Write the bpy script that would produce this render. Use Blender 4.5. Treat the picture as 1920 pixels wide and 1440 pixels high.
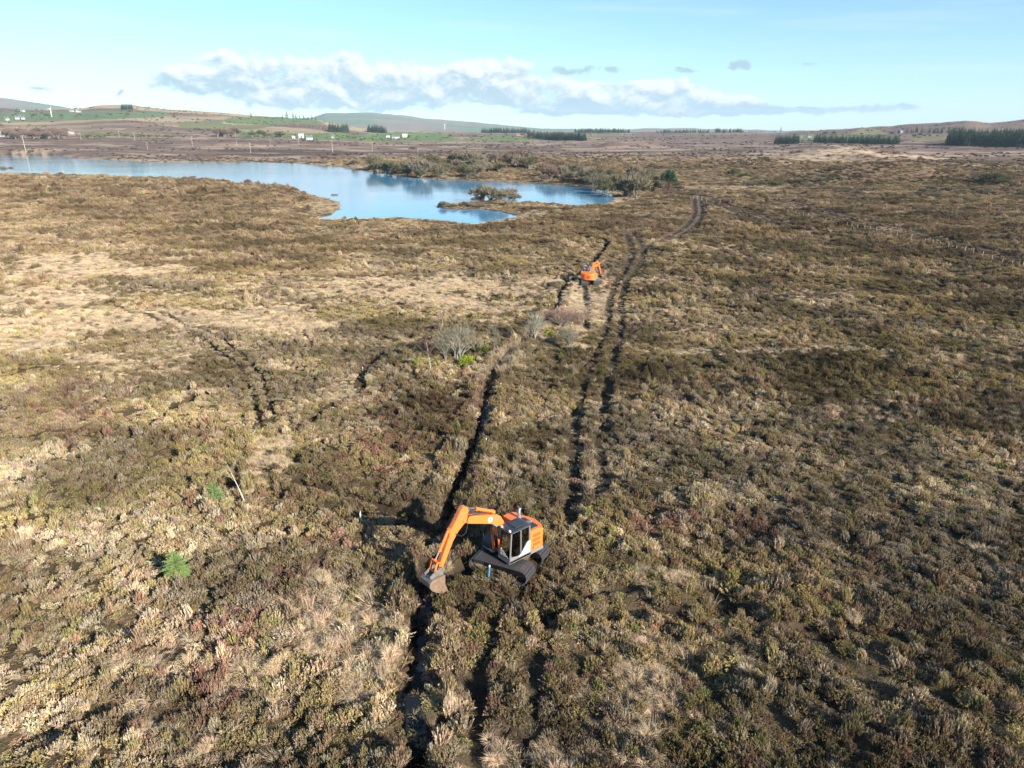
import bpy, bmesh, math, random
import numpy as np
from mathutils import Vector, Matrix

# ------------------------------------------------------------------ scene, camera, sky, sun
for o in list(bpy.data.objects):
    bpy.data.objects.remove(o)
SC = bpy.context.scene
COL = SC.collection
FPX = 1332.0                                # focal length in pixels of the 1920 wide photograph
PITCH = math.atan(470.0 / FPX)              # the drone looks down by this much
CAMH = 22.0
cam_data = bpy.data.cameras.new('camera')
cam_data.sensor_width = 36.0
cam_data.lens = 36.0 * FPX / 1920.0
cam_data.clip_start = 0.5
cam_data.clip_end = 60000.0
cam = bpy.data.objects.new('camera', cam_data)
cam.location = (0, 0, CAMH)
cam.rotation_euler = (math.pi / 2 - PITCH, 0, 0)
COL.objects.link(cam)
SC.camera = cam

SUN_EL = math.radians(23.0)
SUN_H = Vector((0.72, -0.69, 0)).normalized()
SUN_DIR = Vector((SUN_H.x * math.cos(SUN_EL), SUN_H.y * math.cos(SUN_EL), math.sin(SUN_EL)))
sun_data = bpy.data.lights.new('sun', 'SUN')
sun_data.energy = 5.0
sun_data.angle = math.radians(0.5)
sun_data.color = (1.0, 0.92, 0.83)
sun = bpy.data.objects.new('sun', sun_data)
sun.rotation_euler = (-SUN_DIR).to_track_quat('-Z', 'Y').to_euler()
sun.location = (60, -40, 80)
COL.objects.link(sun)

SC.view_settings.view_transform = 'Standard'
SC.view_settings.look = 'None'
SC.view_settings.exposure = 1.3
SC.view_settings.gamma = 1.0
SC.view_settings.use_curve_mapping = False
SC.cycles.use_denoising = True
SC.cycles.max_bounces = 5
SC.cycles.diffuse_bounces = 2
SC.cycles.glossy_bounces = 3
SC.cycles.transmission_bounces = 3
SC.cycles.transparent_max_bounces = 12
SC.cycles.volume_bounces = 0
SC.cycles.sample_clamp_indirect = 4.0
SC.cycles.caustics_reflective = False
SC.cycles.caustics_refractive = False


def px_az(px):                               # azimuth (degrees) of a pixel column at the horizon
    return math.degrees(math.atan((px - 960.0) * math.cos(PITCH) / FPX))


def px_el(py, px=960):                       # elevation (degrees) of a pixel row above the horizon
    t = (250.0 - py) / FPX * math.cos(PITCH) ** 2 * math.cos(math.radians(px_az(px)))
    return math.degrees(math.atan(t))


class NT:
    """small helper to write node trees"""
    def __init__(self, tree):
        self.t = tree

    def n(self, typ, **kw):
        nd = self.t.nodes.new(typ)
        for k, v in kw.items():
            if k == 'inp':
                for i, val in v.items():
                    self.put(nd, i, val)
            else:
                setattr(nd, k, v)
        return nd

    def put(self, nd, i, val):
        if hasattr(val, 'bl_idname') and hasattr(val, 'links'):
            self.t.links.new(val, nd.inputs[i])
        else:
            nd.inputs[i].default_value = val

    def m(self, op, a, b=None, c=None, clamp=False):
        nd = self.t.nodes.new('ShaderNodeMath')
        nd.operation = op
        nd.use_clamp = clamp
        self.put(nd, 0, a)
        if b is not None:
            self.put(nd, 1, b)
        if c is not None:
            self.put(nd, 2, c)
        return nd.outputs[0]

    def mix(self, f, a, b, mode='MIX'):
        nd = self.t.nodes.new('ShaderNodeMix')
        nd.data_type = 'RGBA'
        nd.blend_type = mode
        self.put(nd, 0, f)
        for i, v in ((6, a), (7, b)):
            if isinstance(v, tuple) and len(v) == 3:
                v = v + (1.0,)
            self.put(nd, i, v)
        return nd.outputs[2]

    def sstep(self, x, lo, hi):
        nd = self.t.nodes.new('ShaderNodeMapRange')
        nd.interpolation_type = 'SMOOTHSTEP'
        self.put(nd, 0, x)
        nd.inputs[1].default_value = lo
        nd.inputs[2].default_value = hi
        return nd.outputs[0]

    def link(self, a, b):
        self.t.links.new(a, b)


def build_world():
    w = bpy.data.worlds.new('World')
    SC.world = w
    w.use_nodes = True
    t = w.node_tree
    t.nodes.clear()
    N = NT(t)
    sky = N.n('ShaderNodeTexSky', sky_type='NISHITA')
    sky.sun_disc = False
    sky.sun_elevation = SUN_EL
    sky.sun_rotation = math.atan2(SUN_H.x, SUN_H.y)
    sky.altitude = 60
    sky.air_density = 1.0
    sky.dust_density = 0.15
    sky.ozone_density = 1.6
    skyc = N.mix(1.0, sky.outputs[0], (0.77, 1.0, 1.2), 'MULTIPLY')
    tc = N.n('ShaderNodeTexCoord')
    sp = N.n('ShaderNodeSeparateXYZ', inp={0: tc.outputs['Generated']})
    az = N.m('MULTIPLY', N.m('ARCTAN2', sp.outputs[0], sp.outputs[1]), 57.29578)
    el = N.m('MULTIPLY', N.m('ARCSINE', sp.outputs[2]), 57.29578)
    # coordinates for the cloud texture: degrees, with the vertical stretched a little
    cv = N.n('ShaderNodeCombineXYZ', inp={0: az, 1: N.m('MULTIPLY', el, 1.5), 2: 0.0})
    n1 = N.n('ShaderNodeTexNoise', inp={'Vector': cv.outputs[0], 'Scale': 0.38, 'Detail': 8.0, 'Roughness': 0.6, 'Distortion': 0.3})
    # the same texture a little towards the sun: gives the lit and the shaded side of each billow
    cv2 = N.n('ShaderNodeVectorMath', operation='ADD', inp={0: cv.outputs[0], 1: (0.35, 0.75, 0.0)})
    n2 = N.n('ShaderNodeTexNoise', inp={'Vector': cv2.outputs[0], 'Scale': 0.38, 'Detail': 5.0, 'Roughness': 0.6, 'Distortion': 0.3})
    nw = N.n('ShaderNodeTexNoise', inp={'Vector': cv.outputs[0], 'Scale': 0.55, 'Detail': 5.0, 'Roughness': .62})
    sw_ = N.n('ShaderNodeSeparateColor', inp={0: nw.outputs[1]})
    azw = N.m('ADD', az, N.m('MULTIPLY', N.m('SUBTRACT', sw_.outputs[0], .5), 2.6))
    elw = N.m('ADD', el, N.m('MULTIPLY', N.m('SUBTRACT', sw_.outputs[1], .5), 1.0))
    E = [(445, 138, 95, 46), (355, 152, 75, 30), (640, 148, 160, 46), (780, 156, 120, 40), (915, 152, 110, 44),
         (1040, 180, 150, 34), (1190, 188, 150, 34), (1330, 196, 120, 24), (1560, 207, 240, 12), (1400, 205, 140, 15), (1090, 134, 100, 13),
         (1268, 137, 45, 8), (1380, 127, 34, 10), (1502, 123, 36, 11), (100, 168, 42, 7), (237, 172, 13, 9),
         (660, 190, 260, 22), (1245, 165, 60, 20), (1060, 212, 130, 10)]
    wsum, rsum = None, None
    for (cx, cy, rx, ry) in E:
        small = rx < 60 or ry < 16
        a0, e0 = px_az(cx), px_el(cy, cx)
        ra = abs(px_az(cx + rx) - px_az(cx - rx)) / 2
        re = abs(px_el(cy - ry, cx) - px_el(cy + ry, cx)) / 2
        dx = N.m('DIVIDE', N.m('SUBTRACT', azw, a0), ra)
        dy = N.m('DIVIDE', N.m('SUBTRACT', elw, e0), re)
        d2 = N.m('ADD', N.m('MULTIPLY', dx, dx), N.m('MULTIPLY', dy, dy))
        wgt = N.m('MAXIMUM', N.m('SUBTRACT', .85 if small else 1.25, d2), 0.0)
        rw = N.m('MULTIPLY', wgt, N.m('SUBTRACT', dy, 1.3) if small else dy)
        wsum = wgt if wsum is None else N.m('ADD', wsum, wgt)
        rsum = rw if rsum is None else N.m('ADD', rsum, rw)
    # the same kind of cloud goes on round the rest of the horizon
    cg = N.n('ShaderNodeCombineXYZ', inp={0: N.m('MULTIPLY', sp.outputs[0], 2.2), 1: N.m('MULTIPLY', sp.outputs[1], 2.2), 2: N.m('MULTIPLY', sp.outputs[2], 9.0)})
    ng = N.n('ShaderNodeTexNoise', inp={'Vector': cg.outputs[0], 'Scale': 1.6, 'Detail': 2.0})
    band = N.m('MULTIPLY', N.sstep(el, 0.8, 2.5), N.m('SUBTRACT', 1.0, N.sstep(el, 5.0, 9.0)))
    away = N.sstep(N.m('ABSOLUTE', az), 40.0, 50.0)
    gen = N.m('MULTIPLY', N.m('MULTIPLY', N.sstep(ng.outputs[0], 0.5, 0.7), band), away)
    wsum = N.m('ADD', wsum, gen)
    rsum = N.m('ADD', rsum, N.m('MULTIPLY', gen, N.m('DIVIDE', N.m('SUBTRACT', el, 4.0), 3.0)))
    rel = N.m('DIVIDE', rsum, N.m('MAXIMUM', wsum, 0.02))
    fld = N.m('ADD', N.m('MINIMUM', wsum, 1.0), N.m('MULTIPLY', N.m('SUBTRACT', n1.outputs[0], 0.5), 2.6))
    dens = N.m('MULTIPLY', N.sstep(fld, 0.32, 0.84), N.sstep(wsum, 0.0, 0.25))
    lit = N.m('ADD', N.m('MULTIPLY', N.m('SUBTRACT', n1.outputs[0], n2.outputs[0]), 3.4), N.m('MULTIPLY', rel, 0.8))
    lit = N.sstep(lit, -0.5, 0.62)
    cloudc = N.mix(lit, (2.9, 3.9, 4.4), (6.5, 6.6, 6.65))
    # thin high streaks
    cs = N.n('ShaderNodeCombineXYZ', inp={0: N.m('MULTIPLY', az, 0.06), 1: N.m('ADD', N.m('MULTIPLY', el, 0.9), N.m('MULTIPLY', az, 0.035)), 2: 3.0})
    ns = N.n('ShaderNodeTexNoise', inp={'Vector': cs.outputs[0], 'Scale': 1.0, 'Detail': 5.0, 'Roughness': 0.55})
    streak = N.m('MULTIPLY', N.sstep(ns.outputs[0], 0.48, 0.8), 0.35)
    c1 = N.mix(streak, skyc, (5.4, 6.2, 6.4))
    c2 = N.mix(N.m('MULTIPLY', dens, 0.94), c1, cloudc)
    bg = N.n('ShaderNodeBackground', inp={0: c2, 1: 0.067})
    out = N.n('ShaderNodeOutputWorld')
    N.link(bg.outputs[0], out.inputs[0])


build_world()

# ------------------------------------------------------------------ camera mapping (photo pixel <-> place on the ground)
CP, SP = math.cos(PITCH), math.sin(PITCH)


def project(x, y, z):
    """where a place shows in the 1920 x 1440 photograph"""
    dz = z - CAMH
    Y = y * SP + dz * CP
    Z = np.maximum(y * CP - dz * SP, 0.1)
    return 960 + FPX * x / Z, 720 - FPX * Y / Z


def W(px, py, z=0.0):
    xx, yy = (px - 960) / FPX, -(py - 720) / FPX
    d = (xx, CP + yy * SP, -SP + yy * CP)
    t = (z - CAMH) / d[2]
    return (d[0] * t, d[1] * t)


# ------------------------------------------------------------------ noise
def _hash(ix, iy, seed):
    h = (ix.astype(np.int64) * 374761393 + iy.astype(np.int64) * 668265263 + seed * 1442695041) & 0xFFFFFFFF
    h = ((h ^ (h >> 13)) * 1274126177) & 0xFFFFFFFF
    h = h ^ (h >> 16)
    return (h & 0xFFFFFF) / float(0xFFFFFF)


def vnoise(x, y, seed=0):
    ix, iy = np.floor(x), np.floor(y)
    fx, fy = x - ix, y - iy
    fx, fy = fx * fx * (3 - 2 * fx), fy * fy * (3 - 2 * fy)
    a, b = _hash(ix, iy, seed), _hash(ix + 1, iy, seed)
    c, d = _hash(ix, iy + 1, seed), _hash(ix + 1, iy + 1, seed)
    return (a * (1 - fx) + b * fx) * (1 - fy) + (c * (1 - fx) + d * fx) * fy


def fbm(x, y, oct=3, seed=0):
    s, a, tot = 0, 1.0, 0
    for i in range(oct):
        s = s + a * vnoise(x * (2 ** i) + 17.3 * i, y * (2 ** i) - 9.1 * i, seed + i)
        tot += a
        a *= 0.5
    return s / tot


def sm(x, lo, hi):
    t = np.clip((x - lo) / (hi - lo), 0, 1)
    return t * t * (3 - 2 * t)


def lerp(a, b, t):
    return a + (b - a) * t


def polydist(x, y, pts):
    best = np.full(x.shape, 1e9)
    for (x0, y0), (x1, y1) in zip(pts[:-1], pts[1:]):
        dx, dy = x1 - x0, y1 - y0
        L = dx * dx + dy * dy + 1e-9
        t = np.clip(((x - x0) * dx + (y - y0) * dy) / L, 0, 1)
        best = np.minimum(best, (x - x0 - t * dx) ** 2 + (y - y0 - t * dy) ** 2)
    return np.sqrt(best)


def inpoly(x, y, pts):
    res = np.zeros(x.shape, bool)
    n = len(pts)
    for i in range(n):
        x0, y0 = pts[i]
        x1, y1 = pts[(i + 1) % n]
        if y0 == y1:
            continue
        c = ((y0 > y) != (y1 > y)) & (x < (x1 - x0) * (y - y0) / (y1 - y0) + x0)
        res ^= c
    return res


def smooth_line(pts, it=2):
    for _ in range(it):
        q = [pts[0]]
        for a, b in zip(pts[:-1], pts[1:]):
            q.append((a[0] * .75 + b[0] * .25, a[1] * .75 + b[1] * .25))
            q.append((a[0] * .25 + b[0] * .75, a[1] * .25 + b[1] * .75))
        q.append(pts[-1])
        pts = q
    return pts


def GL(*pp, it=2):
    return smooth_line([W(a, b) for a, b in pp], it)


# ------------------------------------------------------------------ the lie of the land
WL = -0.45                                    # water level of the lake
LAKE_PX = [(-420, 296), (-200, 294), (0, 290), (108, 291), (135, 296), (200, 299), (290, 304), (400, 304), (460, 303), (560, 306), (640, 313),
           (700, 322), (760, 331), (800, 336), (870, 338), (950, 342), (1050, 347), (1085, 349), (1130, 356), (1152, 368), (1155, 376),
           (1130, 384), (1080, 385), (1030, 381), (990, 379), (960, 380), (900, 379), (850, 381), (822, 383), (818, 388), (850, 393), (905, 392),
           (940, 397), (968, 404), (972, 407), (940, 413), (890, 421), (850, 417), (800, 412), (740, 408), (690, 410), (640, 411), (592, 411),
           (622, 402), (637, 391), (639, 381), (615, 373), (560, 360), (470, 347), (420, 341), (430, 338), (380, 337), (330, 335), (200, 331),
           (100, 327), (0, 325), (-420, 322)]
LAKE = [W(a, b, WL) for a, b in LAKE_PX]
PONDS = [[W(a, b, 0.0) for a, b in [(498, 273), (530, 271), (565, 273), (545, 275), (510, 276)]],
         [W(a, b, 0.0) for a, b in [(-120, 268), (0, 264), (24, 267), (0, 270), (-120, 272)]]]

DITCH = GL((770, 1560), (780, 1440), (780, 1330), (784, 1220), (790, 1130), (806, 1075), (828, 1000), (842, 950), (868, 892), (892, 835), (905, 785), (914, 730),
           (935, 685), (975, 645), (1020, 606), (1046, 575), (1052, 545), (1068, 525), (1095, 505), (1132, 472), (1140, 460), (1128, 449), (1060, 437), (1010, 434))
PLUGS = [(W(788, 1348), 1.1), (W(806, 1028), 1.3)]       # dams of peat across the ditch
RUTS = [  # (line, half width, depth)
    (GL((1068, 985), (1074, 900), (1078, 800), (1096, 710), (1122, 655), (1138, 610), (1143, 560), (1158, 520), (1186, 482), (1180, 455), (1172, 437)), .55, .17),
    (GL((1122, 930), (1130, 840), (1136, 740), (1148, 680), (1166, 630), (1163, 560), (1176, 525), (1204, 490), (1208, 465), (1186, 437)), .55, .17),
    (GL((1204, 478), (1212, 462), (1262, 437), (1292, 418), (1304, 398), (1300, 368)), .6, .3),
    (GL((1226, 458), (1280, 438), (1310, 416), (1318, 398), (1312, 368)), .6, .3),
    (GL((1096, 532), (1100, 575), (1103, 620)), .42, .15),
    (GL((1315, 370), (1372, 397), (1450, 421), (1530, 440), (1600, 452)), .55, .3),
    (GL((1330, 371), (1392, 396), (1470, 418), (1560, 438)), .55, .3),
    (GL((1440, 373), (1560, 405), (1700, 441), (1800, 466), (1930, 497)), .5, .26),
    (GL((1455, 371), (1580, 404), (1720, 438), (1830, 464), (1940, 492)), .5, .26),
    (GL((1212, 478), (1330, 491), (1460, 508), (1560, 528), (1680, 553)), .55, .3),
    (GL((1225, 484), (1340, 500), (1470, 520), (1570, 536)), .55, .3),
    (GL((1720, 481), (1800, 497), (1930, 526)), .55, .3),
    (GL((1735, 489), (1810, 506), (1930, 534)), .55, .3),
    (GL((268, 590), (340, 618), (400, 650), (445, 680), (468, 720), (484, 770), (482, 812)), .32, .24),
    (GL((300, 588), (370, 615), (430, 648), (475, 682), (497, 725), (515, 790)), .32, .24),
    (GL((1060, 1150), (1160, 1100), (1330, 1100), (1480, 1190), (1640, 1262), (1800, 1330), (1960, 1410)), .34, .16),
    (GL((1090, 1180), (1220, 1130), (1350, 1200), (1500, 1290), (1640, 1372), (1760, 1460)), .34, .16),
    (GL((930, 1170), (905, 1240), (890, 1330), (900, 1460)), .36, .16),
    (GL((1040, 1160), (1010, 1240), (1000, 1330), (990, 1460)), .36, .15),
]
DRAINS = [
    (GL((225, 835), (270, 805), (325, 775), (400, 733), (440, 715), (482, 695)), .32, .4),
    (GL((320, 775), (345, 752), (420, 722)), .3, .35),
    (GL((676, 735), (676, 705), (700, 672), (745, 648), (800, 640)), .55, .35),
    (GL((672, 745), (620, 755), (575, 790), (560, 800)), .45, .3),
    (GL((480, 882), (560, 905), (640, 930), (735, 955), (800, 1000)), .55, .5),
    (GL((660, 765), (700, 772), (745, 778)), .35, .3),
    (GL((640, 625), (700, 632), (740, 640)), .5, .2),
    (GL((1290, 650), (1340, 655), (1380, 662)), .5, .2),
    (GL((830, 1098), (856, 1076), (880, 1066)), .5, .45),
    (GL((775, 1022), (830, 1022), (880, 1030)), .7, .3),
    (GL((740, 1385), (780, 1375), (815, 1370)), .55, .4),
    (GL((1010, 1165), (1040, 1150)), .4, .4),
    (GL((1350, 1130), (1410, 1150)), .45, .45),
    (GL((1510, 1180), (1560, 1195)), .45, .45),
    (GL((925, 1120), (970, 1120)), .3, .3),
    (GL((850, 1280), (900, 1300)), .4, .3),
    (GL((950, 1380), (985, 1400)), .4, .3),
]
MOUNDS = []                                   # (x, y, rx, ry, height)


def mound(px, py, rpx, ry, h, z=0.0):
    x, y = W(px, py, z)
    MOUNDS.append((x, y, rpx * math.hypot(x, y) / FPX, ry, h))


mound(1640, 343, 150, 13, 8.5)
mound(1500, 339, 90, 12, 2.6)
mound(1590, 302, 150, 45, 10.0)
mound(1420, 314, 130, 30, 5.5)
mound(1250, 306, 140, 40, 4.0)
mound(1720, 312, 110, 26, 3.0)
mound(860, 318, 110, 30, 6.0)
mound(960, 312, 80, 35, 5.5)
mound(1060, 312, 60, 30, 3.0)
mound(1150, 279, 30, 40, 7.0)
mound(1540, 283, 70, 60, 6.0)
mound(250, 362, 330, 40, 2.4)
mound(520, 366, 120, 22, 1.6)
mound(640, 278, 40, 30, 2.5)
mound(780, 690, 90, 6, 0.5)
mound(930, 382, 26, 5, 0.7)
mound(1000, 392, 30, 10, 0.8)
mound(1890, 345, 120, 40, 3.0)

XA = [-1500, -700, 0, 60, 100, 160, 200, 245, 300, 350, 410, 470, 520, 560, 600, 650, 700, 800, 1000, 1470, 1500, 1560, 1640, 1700, 1760, 1790, 1805, 1822, 1840, 1875, 1920, 2600, 3400]
YA = [216, 210, 207, 207, 208, 205, 200, 199, 204, 208, 211, 216, 219, 221, 225, 237, 244, 248, 249, 248, 245, 242, 238, 234, 229.5, 226.5, 225, 226.5, 229, 227.5, 223, 216, 220]
XC = [-1500, -700, -50, 0, 60, 130, 200, 500, 590, 612, 650, 700, 760, 820, 900, 980, 1040, 1170, 1230, 1330, 1420, 1500, 2600, 3400]
YC = [205, 188, 182, 185, 191, 203, 215, 226, 221, 214, 213, 212, 218, 225, 231, 238, 243, 243, 240, 242, 244, 246, 244, 246]
RA, RC = 2600.0, 9000.0


def far_height(r, phi):
    cph = np.cos(phi)
    pxh = 960 + FPX * np.tan(np.clip(phi, -1.1, 1.1)) / CP
    k = cph * CP * CP / FPX
    jag = 5.0 * (fbm(phi * 60, phi * 0 + 3.0, 3, 5) - .5)
    zA = CAMH + RA * (250 - np.interp(pxh, XA, YA)) * k + jag * 0.8
    zC = CAMH + RC * (250 - np.interp(pxh, XC, YC)) * k + jag * 3
    t = np.clip((r - 700) / (RA - 700), 0, 1)
    prof = np.where(zA > 30, t ** 1.55, t ** 1.45)
    z = zA * prof
    # behind the first skyline the land drops, then climbs to the far one
    t2 = np.clip((r - RA) / (RC - RA), 0, 1)
    zmid = np.minimum(zA, CAMH - 8) * (1 - sm(t2, 0, .3)) + sm(t2, .0, .3) * 5.0
    zmid = np.where(zA > CAMH, lerp(zA, 8.0, sm(t2, 0, .3)), zmid)
    z2 = lerp(zmid, zC, sm(t2, .3, 1.0))
    z = np.where(r > RA, z2, z)
    z = np.where(r > RC, zC * (1 - sm(r, RC, 13000)) - 5 * sm(r, RC, 13000), z)
    return z


def lake_sd(x, y):
    """distance from the shore, negative in the water"""
    sd = np.full(x.shape, 500.0)
    box = (y > 170) & (y < 1100) & (x < 120)
    if box.any():
        xb, yb = x[box], y[box]
        d = polydist(xb, yb, LAKE + [LAKE[0]])
        for pd in PONDS:
            d2 = polydist(xb, yb, pd + [pd[0]])
            ins2 = inpoly(xb, yb, pd)
            d = np.where(ins2, np.minimum(d, d2), np.minimum(d, d2))
        ins = inpoly(xb, yb, LAKE)
        for pd in PONDS:
            ins |= inpoly(xb, yb, pd)
        sd[box] = np.where(ins, -d, d)
    return sd


def lines_near(x, y, r, mg=None):
    """(how far inside a rut, inside the ditch, inside a drain): 0 outside .. 1 on the centre line"""
    rut = np.zeros(x.shape)
    drop = np.zeros(x.shape)
    dit = np.full(x.shape, 99.0)
    drn = np.zeros(x.shape)
    near = r < 420
    if near.any():
        xn, yn = x[near], y[near]
        rr, dd, nn = np.zeros(xn.shape), np.zeros(xn.shape), np.zeros(xn.shape)
        wob = 0.16 * (fbm(xn * .9, yn * .9, 2, 31) - .5)
        if mg is not None:                   # plants with a spread keep that much further off
            wob = wob - mg[near]
        for ln, hw, dep in RUTS:
            X = np.array(ln)
            m = (xn > X[:, 0].min() - 3) & (xn < X[:, 0].max() + 3) & (yn > X[:, 1].min() - 3) & (yn < X[:, 1].max() + 3)
            if m.any():
                d = polydist(xn[m], yn[m], ln) + wob[m]
                v = 1 - sm(d, hw * .6, hw * 1.35)
                rr[m] = np.maximum(rr[m], v)
                dd[m] = np.maximum(dd[m], v * dep)
        for ln, hw, dep in DRAINS:
            X = np.array(ln)
            m = (xn > X[:, 0].min() - 3) & (xn < X[:, 0].max() + 3) & (yn > X[:, 1].min() - 3) & (yn < X[:, 1].max() + 3)
            if m.any():
                d = polydist(xn[m], yn[m], ln) + wob[m] * 1.6
                v = 1 - sm(d, hw * .7, hw * 1.6)
                nn[m] = np.maximum(nn[m], v)
                dd[m] = np.maximum(dd[m], v * dep)
        di = polydist(xn, yn, DITCH) + wob * .8
        for (pc, pr_) in PLUGS:
            di = np.maximum(di, 1.6 * (1 - sm(np.hypot(xn - pc[0], yn - pc[1]), pr_ * .7, pr_ * 1.3)))
        dit[near] = di
        rut[near], drop[near], drn[near] = rr, dd, nn
    return rut, dit, drn, drop


def height(x, y, lines=True):
    x, y = np.asarray(x, float), np.asarray(y, float)
    r = np.hypot(x, y)
    phi = np.arctan2(x, y)
    z = far_height(r, phi)
    z = z + (fbm(x / 4.0, y / 4.0, 3, 1) - .5) * .55 * (1 - sm(r, 150, 400))
    z = z + (fbm(x / 1.7, y / 1.7, 2, 6) - .5) * .75 * (1 - sm(r, 90, 200))
    z = z + (fbm(x / 18.0, y / 18.0, 2, 2) - .5) * .8 * sm(r, 40, 90)
    z = z + (fbm(x / 70.0, y / 45.0, 3, 3) - .4) * (5.0 * sm(r, 300, 620) - 3.2 * sm(r, 620, 950))
    z = z + (fbm(x / 260.0, y / 260.0, 4, 4) - .5) * 16.0 * sm(r, 900, 2400)
    for (mx, my, rx, ry, h) in MOUNDS:
        d2 = ((x - mx) / rx) ** 2 + ((y - my) / ry) ** 2
        z = z + h * np.exp(-d2 * 1.3) * (0.8 + .4 * fbm(x / 9, y / 9, 2, 8))
    sd = lake_sd(x, y)
    shore = sd < 60
    zs = np.maximum(z, WL + .25)
    zs = lerp(WL + .08, zs, sm(sd, 0, 9))
    z = np.where(shore & (sd >= 0), zs, z)
    z = np.where(sd < 0, WL - np.minimum(.15 - sd * .2, 1.5) + .0, z)
    if not lines:
        return z
    rut, dit, drn, drop = lines_near(x, y, r)
    z = z - drop
    z = z - 1.05 * (1 - sm(dit, .2, .64))
    z = z + .26 * np.exp(-((dit - 1.3) / .55) ** 2)
    return z


def h1(x, y):
    return float(height(np.array([x]), np.array([y]))[0])


def on_ground(px, py):
    """the place on the land that shows at a photo pixel"""
    rs = np.exp(np.linspace(math.log(14), math.log(11500), 1400))
    phi = math.atan((px - 960) * CP / FPX)
    xs, ys = rs * math.sin(phi), rs * math.cos(phi)
    for _ in range(2):                       # the column leans with the row: solve it twice
        zs = height(xs, ys, False)
        qx, qy = project(xs, ys, zs)
        i = np.where(qy <= py)[0]
        i = i[0] if len(i) else len(rs) - 1
        depth = ys[i] * CP - (zs[i] - CAMH) * SP
        X = (px - 960) / FPX * depth
        phi = math.atan2(X, ys[i])
        xs, ys = rs * math.sin(phi), rs * math.cos(phi)
    return float(xs[i]), float(ys[i]), float(height(xs[i:i + 1], ys[i:i + 1])[0])


# land cover painted on the moor: (px, py, rx, ry, strength) in photo pixels, turned into places through the mapping above
STRAW = [(130, 500, 210, 28, 1.0), (60, 560, 190, 24, 1.0), (220, 545, 180, 14, .6), (200, 605, 260, 32, .85), (60, 650, 160, 20, .8), (240, 685, 130, 26, .85),
         (480, 605, 160, 34, .95), (800, 542, 300, 30, 1.05), (940, 575, 150, 34, 1.0), (1085, 590, 40, 80, 1.2), (470, 535, 60, 9, .7), (620, 525, 60, 10, .6),
         (510, 860, 60, 45, .9), (640, 740, 45, 22, .7), (1500, 662, 260, 12, .7), (1800, 685, 150, 15, .6), (1350, 470, 130, 12, .6), (1520, 555, 120, 15, .5),
         (1700, 430, 260, 14, .4), (1000, 480, 30, 6, .6), (1132, 560, 14, 70, .7), (640, 1160, 120, 90, .75), (480, 1290, 60, 60, .5), (1200, 1290, 120, 130, .5),
         (1100, 1400, 220, 70, .5), (220, 1260, 70, 50, .5), (1250, 1080, 60, 22, .7), (690, 1250, 70, 70, .8), (300, 1390, 80, 50, .3), (75, 385, 50, 6, .8),
         (460, 373, 18, 6, .7), (1120, 505, 30, 14, .8), (965, 680, 25, 30, .7), (1010, 640, 60, 20, .5), (1300, 620, 60, 14, .5), (1050, 500, 60, 8, .3),
         (880, 470, 80, 7, .4), (1250, 455, 60, 8, .5), (330, 640, 60, 30, .5), (560, 430, 80, 6, .5), (760, 425, 60, 5, .4), (620, 386, 40, 10, .7), (1450, 305, 300, 10, .35),
         (1560, 345, 260, 7, .4), (1750, 360, 180, 6, .4), (1380, 355, 120, 8, .4)]
RUST = [(430, 1190, 60, 60, .9), (380, 1290, 70, 70, .9), (560, 1080, 50, 35, .9), (1230, 980, 80, 35, .8), (1400, 990, 60, 40, .6), (720, 850, 100, 70, .5), (140, 780, 120, 60, .35),
        (960, 1115, 50, 20, .7), (620, 1020, 40, 30, .6), (880, 760, 60, 40, .4)]
GREEN = [(60, 965, 110, 22, .9), (120, 930, 60, 12, .7), (790, 685, 90, 22, .8), (1700, 710, 300, 45, .6), (1350, 690, 160, 40, .5), (1100, 680, 90, 50, .6), (870, 640, 30, 20, .5),
         (700, 600, 120, 20, .5), (1640, 342, 130, 10, .9), (1480, 340, 70, 10, .6), (1300, 1360, 120, 60, .5), (900, 1150, 150, 100, .5), (760, 1350, 90, 30, .8), (1560, 470, 100, 10, .3),
         (600, 1420, 90, 40, .3), (1110, 1050, 40, 40, .4)]
GREY = [(1400, 900, 260, 160, .6), (120, 880, 160, 40, .5), (1150, 860, 120, 100, .6), (1600, 830, 250, 80, .5), (1500, 1320, 300, 80, .6), (1850, 950, 120, 120, .5), (200, 1000, 150, 60, .4),
        (700, 700, 80, 30, .4), (300, 750, 200, 60, .3)]


DARK = [(780, 780, 110, 80, .9), (1400, 715, 420, 45, .8), (1750, 720, 250, 60, .6), (1100, 690, 80, 60, .7), (950, 720, 40, 90, .6), (330, 700, 120, 30, .5), (640, 950, 160, 50, .6), (880, 1180, 120, 90, .6), (1560, 1170, 200, 60, .6), (1000, 1320, 120, 110, .5),
        (1850, 1350, 120, 100, .6), (60, 1150, 90, 120, .4), (400, 410, 300, 34, .8), (1800, 460, 200, 30, .4), (250, 370, 400, 36, .9), (450, 480, 260, 30, .6), (1100, 425, 260, 22, .5), (1600, 420, 300, 26, .5)]


def paint(px, py, lst, seed):
    v = np.zeros(px.shape)
    wx = (fbm(px / 85, py / 11, 4, seed) - .5) * 2.6 - .22
    for (cx, cy, rx, ry, s) in lst:
        d2 = ((px - cx) / rx) ** 2 + ((py - cy) / ry) ** 2
        v = np.maximum(v, s * np.clip(1.35 - d2 + wx, 0, 1))
    return v


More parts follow.
